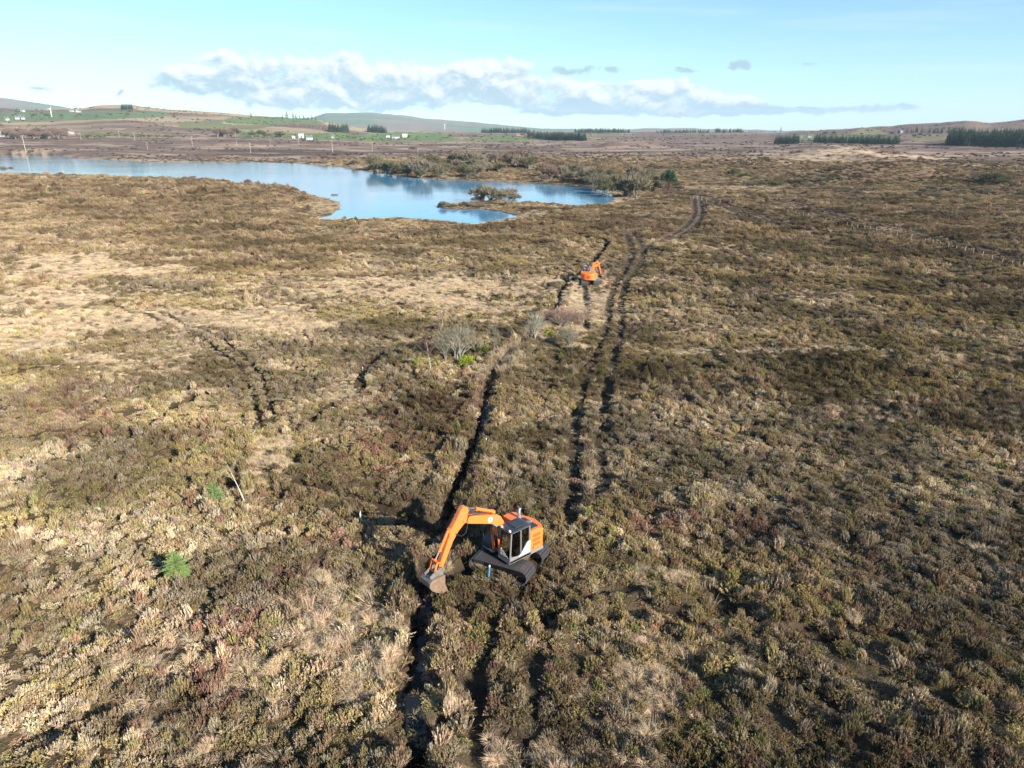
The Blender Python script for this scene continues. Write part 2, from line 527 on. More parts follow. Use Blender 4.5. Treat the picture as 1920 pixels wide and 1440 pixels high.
FIELDS = [  # (polygon in photo pixels, colour)
    ([(418, 223), (470, 219), (540, 219), (600, 227), (610, 233), (500, 233), (425, 231)], (.13, .22, .07)),
    ([(330, 229), (415, 225), (420, 233), (520, 236), (470, 243), (340, 241)], (.19, .21, .09)),
    ([(540, 251), (640, 249), (690, 254), (715, 256), (715, 262), (560, 262)], (.12, .22, .06)),
    ([(690, 252), (745, 247), (830, 250), (850, 258), (870, 264), (700, 265), (640, 261)], (.13, .24, .06)),
    ([(905, 256), (950, 253), (985, 256), (1000, 263), (930, 264), (860, 262)], (.13, .24, .06)),
    ([(0, 211), (90, 209), (160, 208), (235, 206), (330, 212), (300, 220), (140, 226), (0, 230)], (.13, .21, .09)),
    ([(430, 246), (470, 247), (560, 251), (540, 258), (445, 258)], (.12, .21, .06)),
    ([(150, 247), (245, 251), (330, 254), (330, 257), (150, 256)], (.16, .20, .05)),
    ([(1590, 252), (1612, 242), (1630, 238), (1652, 246), (1665, 252)], (.24, .24, .10)),
    ([(1480, 252), (1590, 254), (1680, 256), (1680, 262), (1500, 263)], (.14, .21, .07)),
    ([(1270, 248), (1340, 247), (1345, 250), (1280, 252)], (.15, .22, .08)),
    ([(1700, 258), (1790, 257), (1780, 262), (1710, 263)], (.2, .22, .09)),
    ([(1010, 252), (1100, 250), (1190, 254), (1100, 256)], (.2, .21, .09)),
]


def land_colour(x, y, z):
    r = np.hypot(x, y)
    px, py = project(x, y, z)
    n1 = fbm(x / 6, y / 6, 3, 11)
    n2 = fbm(x / 1.3, y / 1.3, 3, 12)
    near = np.stack([lerp(.045, .115, n2), lerp(.032, .088, n2), lerp(.02, .045, n2)], -1)
    # moor further off: heather brown with pale grass streaks
    n3 = fbm(x / 45, y / 22, 4, 13)
    n4 = fbm(x / 160, y / 80, 3, 14)
    n5 = fbm(x / 3.5, y / 3.5, 2, 15)
    heather = np.array([.225, .158, .112]) * ((.72 + .55 * n5) * (.55 + .45 * sm(r, 330, 620)))[..., None]  # inner shade of the plants put into the ground colour where they stand
    purple = np.array([.155, .102, .076]) * (.75 + .5 * n5)[..., None]
    straw = np.array([.52, .415, .28]) * (.8 + .4 * n5)[..., None]
    moor = lerp(heather, purple, sm(r, 330, 620)[..., None] * .9)
    s = sm(n3 * .75 + n4 * .25, .49, .64)
    st = paint(px, py, STRAW, 41)
    s = np.maximum(s * sm(r, 150, 420) * (.75 - .3 * sm(r, 520, 900)), st)
    moor = lerp(moor, straw, s[..., None])
    n6 = fbm(x / 130, y / 38, 4, 23)
    moor = moor * (1 - .45 * sm(n6, .5, .68) * sm(r, 480, 800))[..., None]
    # far hills: bands of bent grass, bracken and heather
    hill = sm(r, 1300, 1900)
    nh = fbm(x / 420, y / 210, 4, 16)
    tan = np.array([.34, .26, .15]) * (.85 + .3 * n3)[..., None]
    hc = lerp(purple * .95, tan, (sm(nh, .44, .62) * (1 - .75 * sm(x / np.maximum(y, 1), .1, .35)))[..., None])
    moor = lerp(moor, hc, hill[..., None])
    f = sm(r, 55, 190)[..., None]
    c = lerp(near, moor, f)
    c = lerp(c, straw * .75, (st * (1 - f[..., 0]) * .8)[..., None])
    g = paint(px, py, GREEN, 42)
    c = lerp(c, np.array([.115, .115, .04]), (g * .6 * (.2 + .8 * f[..., 0]))[..., None])
    # far mountains: green and blue-brown slopes
    far = sm(r, 4200, 6000)
    mt = lerp(np.array([.12, .17, .08]), np.array([.22, .16, .11]), sm(fbm(x / 900, y / 900, 4, 17), .42, .58)[..., None])
    c = lerp(c, mt, far[..., None])
    for poly, colr in FIELDS:
        ins = inpoly(px, py, poly) & (r > 800) & (r < 4300)
        c[ins] = (np.array(colr) * .6 + np.array([.045, .035, .02])) * (.7 + .6 * n3[ins])[..., None]
    # a pale reed and sand margin round the water
    sd = lake_sd(x, y)
    reed = (sd >= 0) * (1 - sm(sd, .5, 5 + 8 * fbm(x / 14, y / 14, 2, 19))) * sm(fbm(x / 20, y / 20, 2, 18), .38, .6)
    c = lerp(c, np.array([.38, .29, .16]), (reed * .85)[..., None])
    c[sd < 0] = (.03, .035, .03)
    rut, dit, drn, drop = lines_near(x, y, r)
    peat = np.array([.032, .023, .016])
    mash = np.array([.046, .037, .022])
    c = lerp(c, mash * (.7 + .8 * n2)[..., None], (rut * .9)[..., None])
    c = lerp(c, peat * (1 + .6 * n2)[..., None], (drn * .9)[..., None])
    c = lerp(c, peat, (1 - sm(dit, .4, .85))[..., None])
    return c


# ------------------------------------------------------------------ materials
MATS = {}


def pmat(name, colr, rough=.7, metal=0.0, noise=0.0, nscale=8.0, spec=.5, bump=0.0, dirt=None, dirt_amt=.5, dscale=3.0):
    if name in MATS:
        return MATS[name]
    m = bpy.data.materials.new(name)
    m.use_nodes = True
    t = m.node_tree
    N = NT(t)
    b = t.nodes['Principled BSDF']
    b.inputs['Roughness'].default_value = rough
    b.inputs['Metallic'].default_value = metal
    b.inputs['Specular IOR Level'].default_value = spec
    tc = N.n('ShaderNodeTexCoord')
    c = tuple(colr) + (1.0,)
    nz = N.n('ShaderNodeTexNoise', inp={'Vector': tc.outputs['Object'], 'Scale': nscale, 'Detail': 4.0})
    k = N.m('ADD', 1.0 - noise * .5, N.m('MULTIPLY', nz.outputs[0], noise))
    cc = N.n('ShaderNodeVectorMath', operation='SCALE', inp={0: colr, 3: k})
    outc = cc.outputs[0]
    if dirt is not None:
        nd = N.n('ShaderNodeTexNoise', inp={'Vector': tc.outputs['Object'], 'Scale': dscale, 'Detail': 6.0, 'Roughness': .65})
        outc = N.mix(N.m('MULTIPLY', N.sstep(nd.outputs[0], .45, .7), dirt_amt), outc, dirt)
    N.link(outc, b.inputs['Base Color'])
    if bump:
        bp = N.n('ShaderNodeBump', inp={'Strength': bump, 'Distance': .02, 'Height': nz.outputs[0]})
        N.link(bp.outputs[0], b.inputs['Normal'])
    MATS[name] = m
    return m


def mat_attr(name, instancer=True, rough=.85, trans=.18, attr='c', fixed=None):
    """vegetation: colour per vertex, times a tint per instance"""
    m = bpy.data.materials.new(name)
    m.use_nodes = True
    t = m.node_tree
    t.nodes.clear()
    N = NT(t)
    a = N.n('ShaderNodeAttribute', attribute_name=attr)
    c = a.outputs['Color']
    if instancer:
        i = N.n('ShaderNodeAttribute', attribute_name='tint', attribute_type='INSTANCER')
        c = N.mix(1.0, c, i.outputs['Color'], 'MULTIPLY')
    elif fixed is not None:
        c = N.mix(1.0, c, fixed, 'MULTIPLY')
    d = N.n('ShaderNodeBsdfDiffuse', inp={0: c, 1: .5})
    tr = N.n('ShaderNodeBsdfTranslucent', inp={0: c})
    mx = N.n('ShaderNodeMixShader', inp={0: trans, 1: d.outputs[0], 2: tr.outputs[0]})
    o = N.n('ShaderNodeOutputMaterial')
    N.link(mx.outputs[0], o.inputs[0])
    return m


def mat_ground():
    m = bpy.data.materials.new('moor_ground')
    m.use_nodes = True
    t = m.node_tree
    N = NT(t)
    b = t.nodes['Principled BSDF']
    b.inputs['Roughness'].default_value = .95
    b.inputs['Specular IOR Level'].default_value = .12
    a = N.n('ShaderNodeAttribute', attribute_name='c')
    g = N.n('ShaderNodeNewGeometry')
    na = N.n('ShaderNodeTexNoise', inp={'Vector': g.outputs['Position'], 'Scale': 2.2, 'Detail': 6.0, 'Roughness': .7})
    nb = N.n('ShaderNodeTexNoise', inp={'Vector': g.outputs['Position'], 'Scale': .33, 'Detail': 6.0, 'Roughness': .7})
    k = N.m('ADD', .25, N.m('ADD', N.m('MULTIPLY', na.outputs[0], .75), N.m('MULTIPLY', nb.outputs[0], .75)))
    c = N.n('ShaderNodeVectorMath', operation='SCALE', inp={0: a.outputs['Color'], 3: k})
    N.link(c.outputs[0], b.inputs['Base Color'])
    hh = N.m('ADD', N.m('MULTIPLY', na.outputs[0], .35), nb.outputs[0])
    bp = N.n('ShaderNodeBump', inp={'Strength': .8, 'Distance': 1.0, 'Height': hh})
    N.link(bp.outputs[0], b.inputs['Normal'])
    return m


def mat_water(name, deep, scale, strength, rough=.06):
    m = bpy.data.materials.new(name)
    m.use_nodes = True
    t = m.node_tree
    N = NT(t)
    b = t.nodes['Principled BSDF']
    b.inputs['Base Color'].default_value = deep + (1.0,)
    b.inputs['Roughness'].default_value = rough
    b.inputs['IOR'].default_value = 1.33
    g = N.n('ShaderNodeNewGeometry')
    mp = N.n('ShaderNodeMapping', inp={0: g.outputs['Position'], 3: (.55, 1.0, 1.0)})
    n1 = N.n('ShaderNodeTexNoise', inp={'Vector': mp.outputs[0], 'Scale': scale, 'Detail': 3.0})
    mp2 = N.n('ShaderNodeMapping', inp={0: g.outputs['Position'], 3: (.008, .03, 1.0)})
    n2 = N.n('ShaderNodeTexNoise', inp={'Vector': mp2.outputs[0], 'Scale': 1.0, 'Detail': 3.0})
    st = N.m('MULTIPLY', N.sstep(n2.outputs[0], .3, .7), strength)
    bp = N.n('ShaderNodeBump', inp={'Strength': N.m('ADD', st, strength * .4), 'Distance': .25, 'Height': n1.outputs[0]})
    N.link(bp.outputs[0], b.inputs['Normal'])
    return m


def mat_glass():
    m = bpy.data.materials.new('cab_glass')
    m.use_nodes = True
    t = m.node_tree
    t.nodes.clear()
    N = NT(t)
    tr = N.n('ShaderNodeBsdfTransparent', inp={0: (.72, .8, .8, 1)})
    gl = N.n('ShaderNodeBsdfGlossy', inp={0: (1, 1, 1, 1), 1: .02})
    fr = N.n('ShaderNodeFresnel', inp={0: 1.5})
    mx = N.n('ShaderNodeMixShader', inp={0: N.m('ADD', fr.outputs[0], .16), 1: tr.outputs[0], 2: gl.outputs[0]})
    o = N.n('ShaderNodeOutputMaterial')
    N.link(mx.outputs[0], o.inputs[0])
    return m


M_GROUND = mat_ground()
M_PLANT = mat_attr('moor_plants', True, trans=.34)
M_TREE = mat_attr('tree_parts', False, trans=.10)
M_LAKE = mat_water('lake_water', (.09, .28, .43), .7, .13, .05)
M_DITCHW = mat_water('ditch_water', (.012, .014, .014), 1.5, .04)
M_GLASS = mat_glass()


# ------------------------------------------------------------------ mesh helpers
def new_mesh(name, verts, faces, mat=None, cols=None, smooth=False):
    me = bpy.data.meshes.new(name)
    me.from_pydata([tuple(v) for v in verts], [], [tuple(f) for f in faces])
    if cols is not None:
        at = me.attributes.new('c', 'FLOAT_COLOR', 'POINT')
        cc = np.ones((len(verts), 4), np.float32)
        cc[:, :3] = np.asarray(cols)[:, :3]
        at.data.foreach_set('color', cc.ravel())
    if mat is not None:
        me.materials.append(mat)
    if smooth:
        me.polygons.foreach_set('use_smooth', [True] * len(me.polygons))
    me.update()
    return me


def obj(name, data, parent=None, loc=None, rot=None, scale=None, link=True):
    o = bpy.data.objects.new(name, data)
    if link:
        COL.objects.link(o)
    if parent is not None:
        o.parent = parent
    if loc is not None:
        o.location = loc
    if rot is not None:
        o.rotation_euler = rot
    if scale is not None:
        o.scale = scale
    return o


def tag(o, label, cat, group=None, kind=None):
    if label:
        o['label'] = label
    if cat:
        o['category'] = cat
    if group:
        o['group'] = group
    if kind:
        o['kind'] = kind
    return o


# ------------------------------------------------------------------ ground sheet
def build_ground():
    ph = np.radians(np.linspace(-47, 47, 760))
    rr = [7.0]
    while rr[-1] < 13000:
        r = rr[-1]
        k = .0042 if r < 140 else (.0075 if r < 420 else (.011 if r < 1200 else .012))
        rr.append(r * (1 + k) if r > 16 else r + .12)
    rr = np.array(rr)
    R, PH = np.meshgrid(rr, ph, indexing='ij')
    x, y = (R * np.sin(PH)).ravel(), (R * np.cos(PH)).ravel()
    z = height(x, y)
    c = land_colour(x, y, z)
    nr, nc = R.shape
    me = bpy.data.meshes.new('ground')
    nv = nr * nc
    me.vertices.add(nv)
    me.vertices.foreach_set('co', np.stack([x, y, z], -1).astype(np.float32).ravel())
    i = np.arange(nv).reshape(nr, nc)
    q = np.stack([i[:-1, :-1], i[:-1, 1:], i[1:, 1:], i[1:, :-1]], -1).reshape(-1, 4)[:, ::-1]
    nf = len(q)
    me.loops.add(nf * 4)
    me.loops.foreach_set('vertex_index', q.astype(np.int32).ravel())
    me.polygons.add(nf)
    me.polygons.foreach_set('loop_start', np.arange(0, nf * 4, 4, dtype=np.int32))
    me.polygons.foreach_set('loop_total', np.full(nf, 4, np.int32))
    me.polygons.foreach_set('use_smooth', np.ones(nf, bool))
    me.update(calc_edges=True)
    at = me.attributes.new('c', 'FLOAT_COLOR', 'POINT')
    at.data.foreach_set('color', np.concatenate([c, np.ones((nv, 1))], 1).astype(np.float32).ravel())
    me.materials.append(M_GROUND)
    o = obj('ground', me)
    tag(o, 'brown heather moor and blanket bog running out to the far hills', None, None, 'structure')
    print('ground tris', nf * 2)


build_ground()


def build_water():
    v = [(-1400, 188, WL), (5, 188, WL), (45, 245, WL), (45, 1090, WL), (-1400, 1090, WL)]
    o = obj('lake', new_mesh('lake', v, [(0, 1, 2, 3, 4)], M_LAKE))
    tag(o, 'bright blue lake with a curved shore and a small wooded spit', None, None, 'structure')
    # the narrow strip of water at the bottom of the drain
    pts = DITCH
    vs, fs = [], []
    for k in range(len(pts)):
        a, b = pts[max(k - 1, 0)], pts[min(k + 1, len(pts) - 1)]
        d = Vector((b[0] - a[0], b[1] - a[1])).normalized()
        n = Vector((-d.y, d.x)) * .40
        zz = h1(*pts[k]) + .14
        vs += [(pts[k][0] - n.x, pts[k][1] - n.y, zz), (pts[k][0] + n.x, pts[k][1] + n.y, zz)]
        if k:
            fs.append((2 * k - 2, 2 * k - 1, 2 * k + 1, 2 * k))
    o = obj('ditch_water', new_mesh('ditch_water', vs, fs, M_DITCHW))
    tag(o, 'thin strip of dark water at the bottom of the drainage ditch', None, None, 'structure')


build_water()

# ------------------------------------------------------------------ small plants that cover the moor
rng = np.random.default_rng(7)


def ribbons(P, D, L, Wd, cols, bend=None, segs=1, cross=True):
    """many thin tapered blades: root P, direction D, length L, width Wd"""
    verts, faces, cc = [], [], []
    for p, d, l, w, c, bd in zip(P, D, L, Wd, cols, bend if bend is not None else [None] * len(P)):
        s = np.cross(d, (0, 0, 1.0))
        if np.linalg.norm(s) < .05:
            s = np.array([1.0, 0, 0])
        s = s / np.linalg.norm(s)
        a = rng.uniform(0, math.pi)
        u = np.cross(s, d)
        for kk in range(2 if cross else 1):
            ss = s * math.cos(a + kk * 1.57) + u * math.sin(a + kk * 1.57)
            b = len(verts)
            if segs == 1:
                verts += [p - ss * w * .3, p + ss * w * .3, p + d * l * .6 + ss * w * .5, p + d * l, p + d * l * .6 - ss * w * .5]
                faces += [(b, b + 1, b + 2, b + 4), (b + 4, b + 2, b + 3)]
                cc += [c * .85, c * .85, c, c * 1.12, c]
            else:
                q1 = p + d * l * .5
                q2 = p + d * l * .85 + (bd if bd is not None else 0) * l * .5
                verts += [p - ss * w * .5, p + ss * w * .5, q1 - ss * w * .45, q1 + ss * w * .45, q2]
                faces += [(b, b + 1, b + 3, b + 2), (b + 2, b + 3, b + 4)]
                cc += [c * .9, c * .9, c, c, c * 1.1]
    return verts, faces, cc


def proto_heather(name, nstem, rad, hgt, sl, sw, seed):
    """a heather bush: wiry stems leaning out from the middle, each ending in a brush of short leafy shoots"""
    global rng
    rng = np.random.default_rng(seed)
    P, D, L, Wd, C = [], [], [], [], []
    SP, SD, SL, SW, SC_ = [], [], [], [], []
    ph = rng.uniform(0, 6.28, 3)
    for i in range(nstem):
        th = rng.uniform(0, 2 * math.pi)
        q = math.sqrt(rng.uniform(0, 1))
        edge = rad * (1 + .22 * math.sin(2 * th + ph[0]) + .15 * math.sin(3 * th + ph[1]))
        root = np.array([q * edge * .55 * math.cos(th), q * edge * .55 * math.sin(th), -.03])
        tip = np.array([q * edge * math.cos(th), q * edge * math.sin(th), hgt * (1 - .55 * q * q) * rng.uniform(.62, 1.15)])
        ax = tip - root
        ln = np.linalg.norm(ax)
        ax /= ln
        k0 = rng.uniform(.55, 1.42)
        hue = np.array([rng.uniform(.95, 1.08), 1.0, rng.uniform(.85, 1.08)])
        SP.append(root)
        SD.append(ax)
        SL.append(ln)
        SW.append(sw * .6)
        SC_.append(np.array([.55, .46, .40]))
        m = rng.integers(5, 9)
        for k in range(m):
            t = 1 - .55 * (k / m) ** 1.2
            d = ax * .6 + rng.normal(0, .42, 3) + np.array([0, 0, .55])
            d /= np.linalg.norm(d)
            P.append(root + ax * ln * t * .9)
            D.append(d)
            L.append(sl * rng.uniform(.6, 1.4))
            Wd.append(sw * rng.uniform(.6, 1.4))
            C.append(hue * k0 * rng.uniform(.85, 1.15))
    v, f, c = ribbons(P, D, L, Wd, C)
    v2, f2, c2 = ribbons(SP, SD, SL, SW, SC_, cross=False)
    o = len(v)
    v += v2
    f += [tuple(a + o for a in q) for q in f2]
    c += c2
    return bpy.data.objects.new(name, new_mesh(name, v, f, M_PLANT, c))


def proto_grass(name, n, rad, hgt, w, droop, seed):
    global rng
    rng = np.random.default_rng(seed)
    P, D, L, Wd, C, B = [], [], [], [], [], []
    lean = rng.normal(0, .25, 2)
    for i in range(n):
        th = rng.uniform(0, 2 * math.pi)
        q = rad * math.sqrt(rng.uniform(0, 1))
        p = np.array([q * math.cos(th), q * math.sin(th), 0.0])
        o = rng.uniform(.25, 1.0) * droop
        th2 = th + rng.normal(0, .7)
        d = np.array([math.cos(th2) * o + lean[0], math.sin(th2) * o + lean[1], 1.0])
        d /= np.linalg.norm(d)
        P.append(p)
        D.append(d)
        L.append(hgt * rng.uniform(.55, 1.25))
        Wd.append(w * rng.uniform(.6, 1.4))
        B.append(np.array([math.cos(th2) * o, math.sin(th2) * o, -.55 * o]))
        k = rng.uniform(.7, 1.25)
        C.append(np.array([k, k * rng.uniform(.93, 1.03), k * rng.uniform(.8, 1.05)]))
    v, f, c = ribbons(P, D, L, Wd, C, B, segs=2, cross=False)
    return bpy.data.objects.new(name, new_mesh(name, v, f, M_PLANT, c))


PLANTS = bpy.data.collections.new('plant_sources')       # never linked to the scene: only a source of shapes
for k in range(4):
    PLANTS.objects.link(proto_heather('a%d_heather' % k, 60, .31, .34, .080, .020, 100 + k))
for k in range(2):
    PLANTS.objects.link(proto_heather('b%d_heather_low' % k, 56, .34, .22, .078, .022, 120 + k))
for k in range(3):
    PLANTS.objects.link(proto_grass('c%d_tussock' % k, 230, .19, .36, .010, .95, 140 + k))
for k in range(2):
    PLANTS.objects.link(proto_grass('d%d_wisps' % k, 60, .24, .55, .008, .45, 160 + k))
for k in range(2):
    PLANTS.objects.link(proto_grass('e%d_mat' % k, 230, .34, .20, .012, 1.3, 180 + k))
for k in range(2):
    rng = np.random.default_rng(190 + k)
    bm = bmesh.new()
    bmesh.ops.create_icosphere(bm, subdivisions=2, radius=.22)
    for v_ in bm.verts:
        v_.co *= rng.uniform(.75, 1.2)
        v_.co.z *= .7
    me_ = bpy.data.meshes.new('clod')
    bm.to_mesh(me_)
    bm.free()
    a_ = me_.attributes.new('c', 'FLOAT_COLOR', 'POINT')
    a_.data.foreach_set('color', np.concatenate([np.repeat(rng.uniform(.7, 1.25, (len(me_.vertices), 1)), 3, 1), np.ones((len(me_.vertices), 1))], 1).astype(np.float32).ravel())
    me_.materials.append(M_PLANT)
    PLANTS.objects.link(bpy.data.objects.new('f%d_clod' % k, me_))
HEA, LOW, TUS, WIS, MATG = [0, 1, 2, 3], [4, 5], [6, 7, 8], [9, 10], [11, 12]


def scatter_tree():
    if 'scatter' in bpy.data.node_groups:
        return bpy.data.node_groups['scatter']
    t = bpy.data.node_groups.new('scatter', 'GeometryNodeTree')
    t.interface.new_socket('Geometry', in_out='INPUT', socket_type='NodeSocketGeometry')
    t.interface.new_socket('Plants', in_out='INPUT', socket_type='NodeSocketCollection')
    t.interface.new_socket('Geometry', in_out='OUTPUT', socket_type='NodeSocketGeometry')
    gi, go = t.nodes.new('NodeGroupInput'), t.nodes.new('NodeGroupOutput')
    ci = t.nodes.new('GeometryNodeCollectionInfo')
    ci.inputs['Separate Children'].default_value = True
    ci.inputs['Reset Children'].default_value = True
    ip = t.nodes.new('GeometryNodeInstanceOnPoints')
    ip.inputs['Pick Instance'].default_value = True

    def na(name, typ):
        n = t.nodes.new('GeometryNodeInputNamedAttribute')
        n.data_type = typ
        n.inputs['Name'].default_value = name
        return n.outputs['Attribute']
    L = t.links.new
    L(gi.outputs[0], ip.inputs['Points'])
    L(gi.outputs[1], ci.inputs['Collection'])
    L(ci.outputs[0], ip.inputs['Instance'])
    L(na('idx', 'INT'), ip.inputs['Instance Index'])
    L(na('rot', 'FLOAT_VECTOR'), ip.inputs['Rotation'])
    L(na('scl', 'FLOAT_VECTOR'), ip.inputs['Scale'])
    L(ip.outputs[0], go.inputs[0])
    return t


def scatter(name, co, rot, scl, idx, tint, coll):
    me = bpy.data.meshes.new(name)
    n = len(co)
    me.vertices.add(n)
    me.vertices.foreach_set('co', np.asarray(co, np.float32).ravel())
    for nm, typ, arr, prop in (('rot', 'FLOAT_VECTOR', rot, 'vector'), ('scl', 'FLOAT_VECTOR', scl, 'vector'),
                               ('idx', 'INT', idx, 'value'), ('tint', 'FLOAT_COLOR', np.concatenate([tint, np.ones((n, 1))], 1), 'color')):
        a = me.attributes.new(nm, typ, 'POINT')
        a.data.foreach_set(prop, np.asarray(arr, np.int32 if typ == 'INT' else np.float32).ravel())
    me.update()
    o = obj(name, me)
    md = o.modifiers.new('scatter', 'NODES')
    md.node_group = scatter_tree()
    md[[s.identifier for s in md.node_group.interface.items_tree if s.name == 'Plants'][0]] = coll
    print(name, n)
    return o


EXC1 = (-.1, 33.3)
EXC2 = (12.1, 109.6)


def footprint(x, y):
    """bare places under the two machines"""
    m = np.zeros(x.shape, bool)
    for (cx, cy), ang, hl, hw in ((EXC1, math.radians(154), 1.72, 1.5), (EXC2, math.radians(91), 1.72, 1.55)):
        u = (x - cx) * math.cos(ang) + (y - cy) * math.sin(ang)
        v = -(x - cx) * math.sin(ang) + (y - cy) * math.cos(ang)
        m |= (np.abs(u) < hl) & (np.abs(v) < hw)
    return m


def polar_points(r0, r1, sfun, seed):
    g = np.random.default_rng(seed)
    X, Y, S = [], [], []
    r = r0
    while r < r1:
        s = sfun(r)
        n = int(1.50 * r / s)
        ph = (np.arange(n) + g.uniform(0, 1)) / n * 1.50 - .75 + g.normal(0, .5, n) * s / r
        rad = r + g.normal(0, .5, n) * s
        X.append(rad * np.sin(ph))
        Y.append(rad * np.cos(ph))
        S.append(np.full(n, s))
        r += s
    return np.concatenate(X), np.concatenate(Y), np.concatenate(S), g


OLIVE = np.array([.35, .292, .132])
GREYB = np.array([.56, .485, .365])
PURPL = np.array([.39, .308, .228])
RUSTC = np.array([.33, .175, .14])
STRAWC = np.array([.63, .512, .36])
MOSS = np.array([.30, .32, .10])
BROWN = np.array([.285, .203, .128])


def build_cover():
    S0 = .35
    x, y, s, g = polar_points(13.0, 760.0, lambda r: S0 if r < 75 else S0 * (r / 75) ** .8, 3)
    r = np.hypot(x, y)
    n = len(x)
    z0 = np.zeros(n)
    px, py = project(x, y, z0)
    st = paint(px, py, STRAW, 41)
    ru = paint(px, py, RUST, 43)
    gr = paint(px, py, GREEN, 42)
    gy = paint(px, py, GREY, 44)
    dk = paint(px, py, DARK, 45)
    nA = fbm(x / 5.5, y / 5.5, 3, 51)
    nB = fbm(x / 1.5, y / 1.5, 2, 52)
    nC = fbm(x / 11, y / 11, 3, 53)
    nD = fbm(x / 45, y / 22, 4, 13)
    rut, dit, drn, drop = lines_near(x, y, r, np.clip((s / S0 - 1) * .42, 0, 1.2))
    sd = lake_sd(x, y)
    by_line = lines_near(x, y, r, .35 + .5 * s / S0)[0] > .2
    keep = (dit > .55) & (sd > .4) & ~footprint(x, y)
    keep &= ~((rut > .35) & (g.uniform(0, 1, n) < .80))
    keep &= ~((drn > .4) & (g.uniform(0, 1, n) < .8))
    gap = nB < .38
    keep &= ~(gap & (g.uniform(0, 1, n) < .40))             # gaps between the clumps
    keep &= g.uniform(0, 1, n) > .06 + .92 * sm(r, 330, 750)
    x, y, s, r, px, py, st, ru, gr, gy, dk, nA, nB, nC, nD, rut, drn, sd, dit, by_line, gap = [a[keep] for a in (x, y, s, r, px, py, st, ru, gr, gy, dk, nA, nB, nC, nD, rut, drn, sd, dit, by_line, gap)]
    n = len(x)
    z = height(x, y)
    U = g.uniform(0, 1, n)
    straw_p = np.clip(st * 1.15 * (1 - .6 * dk) + sm(nA, .60, .80) * .35 * (1 - sm(r, 60, 140)) + sm(nD, .50, .66) * (.42 - .1 * sm(r, 420, 700)) * sm(r, 150, 330), 0, .95)
    reed = (sd > 0) & (sd < 5 + 8 * fbm(x / 14, y / 14, 2, 19)) & (fbm(x / 20, y / 20, 2, 18) > .47)
    straw_p = np.where(reed, .8, straw_p)
    straw_p = np.where(np.maximum(rut, drn) > .35, np.minimum(straw_p, .4), straw_p)
    is_s = U < straw_p
    # heather colours: a few kinds mixed by patches, with the odd plant of another kind
    ko = np.clip(.9 + gr * 1.0 + 1.3 * (nC - .5), .02, 3)
    kg = np.clip(.45 - .4 * dk + gy * 1.5 - 1.6 * (nC - .5) + 1.0 * (nA - .5), .02, 3)
    kp = np.clip(.29 + 1.2 * (nB - .5) + .5 * sm(r, 110, 260), .02, 3)
    kr = np.clip(.10 + ru * 2.6 + .5 * (nA - .5), .01, 3)
    km = np.clip(.05 + gr * .5, .01, 3)
    kb = np.clip(.36 + 1.6 * sm(r, 90, 200) + 1.5 * dk, .02, 3)
    K = np.stack([ko, kg, kp, kr, km, kb], -1)
    K = K / K.sum(-1, keepdims=True)
    pick = (np.cumsum(K, -1) < g.uniform(0, 1, n)[:, None]).sum(-1).clip(0, 5)
    T = np.stack([OLIVE, GREYB, PURPL, RUSTC, MOSS, BROWN])[pick]
    mean = (K[:, :, None] * np.stack([OLIVE, GREYB, PURPL, RUSTC, MOSS, BROWN])[None]).sum(1)
    T = lerp(T, mean, (.42 + .12 * sm(r, 60, 200))[:, None])
    T = np.where(is_s[:, None], STRAWC * (1 - .25 * sm(r, 120, 260))[:, None], T) * g.uniform(.8, 1.2, n)[:, None]
    big = fbm(x / 7.0, y / 4.5, 3, 61)
    T = T * (1 - .26 * dk)[:, None]
    T = T * lerp(.62 + .72 * sm(big, .25, .75), .9 + .2 * big, is_s * 1.0)[:, None] * (1 + g.normal(0, .025, (n, 3)))
    T = np.clip(T, .01, .8)
    idx = np.where(g.uniform(0, 1, n) < .72, g.integers(0, 4, n), g.integers(4, 6, n))
    gi = np.where(g.uniform(0, 1, n) < .75, g.integers(6, 9, n), np.where(g.uniform(0, 1, n) < .5, g.integers(11, 13, n), g.integers(9, 11, n)))
    gi = np.where((r > 75) & (gi > 8) & (gi < 11), 11, gi)
    idx = np.where(is_s, gi, idx)
    lowp = np.maximum(rut, drn) > .35
    idx = np.where(lowp, np.where(is_s, 11, 4), idx)
    k = s / S0
    sxy = k * g.lognormal(0, .22, n) * np.where(nB > .6, 1.12, 1.0)
    sz = k ** .55 * g.lognormal(0, .36, n) * (.55 + .9 * nA)
    sz = np.where(gap, sz * .5, sz) * (1 + .3 * dk)
    sz = sz * (1 + .45 * np.exp(-((dit - 1.1) / .7) ** 2) * (1 - sm(r, 70, 110)))
    idx = np.where(gap & ~is_s, g.integers(4, 6, n), idx)
    tight = by_line & (k > 1.15)
    sxy = np.where(tight, np.minimum(sxy, .75 + .25 * k), sxy)
    sz = np.where(tight, sz * .8, sz)
    sz = np.where(lowp, sz * .45, sz)
    sz = np.where(sd < 6, np.minimum(sz, .8), sz)
    sz = np.where(is_s & (r > 75), sz * .75, sz)
    rot = np.stack([g.normal(0, .10, n), g.normal(0, .10, n), g.uniform(0, 6.283, n)], -1)
    scl = np.stack([sxy, sxy, sz], -1)
    co = np.stack([x, y, z - .02], -1)
    hm = ~is_s
    o = scatter('heather', co[hm], rot[hm], scl[hm], idx[hm], T[hm], PLANTS)
    tag(o, 'low clumps of brown, olive and grey heather covering the whole bog', 'heather', None, 'stuff')
    o = scatter('bog_grass', co[is_s], rot[is_s], scl[is_s], idx[is_s], T[is_s], PLANTS)
    tag(o, 'pale straw-coloured grass tussocks among the heather', 'grass', None, 'stuff')
    # clods of dug peat along the ditch and in the ruts
    x, y, s, g = polar_points(15.0, 75.0, lambda r: .34, 9)
    r = np.hypot(x, y)
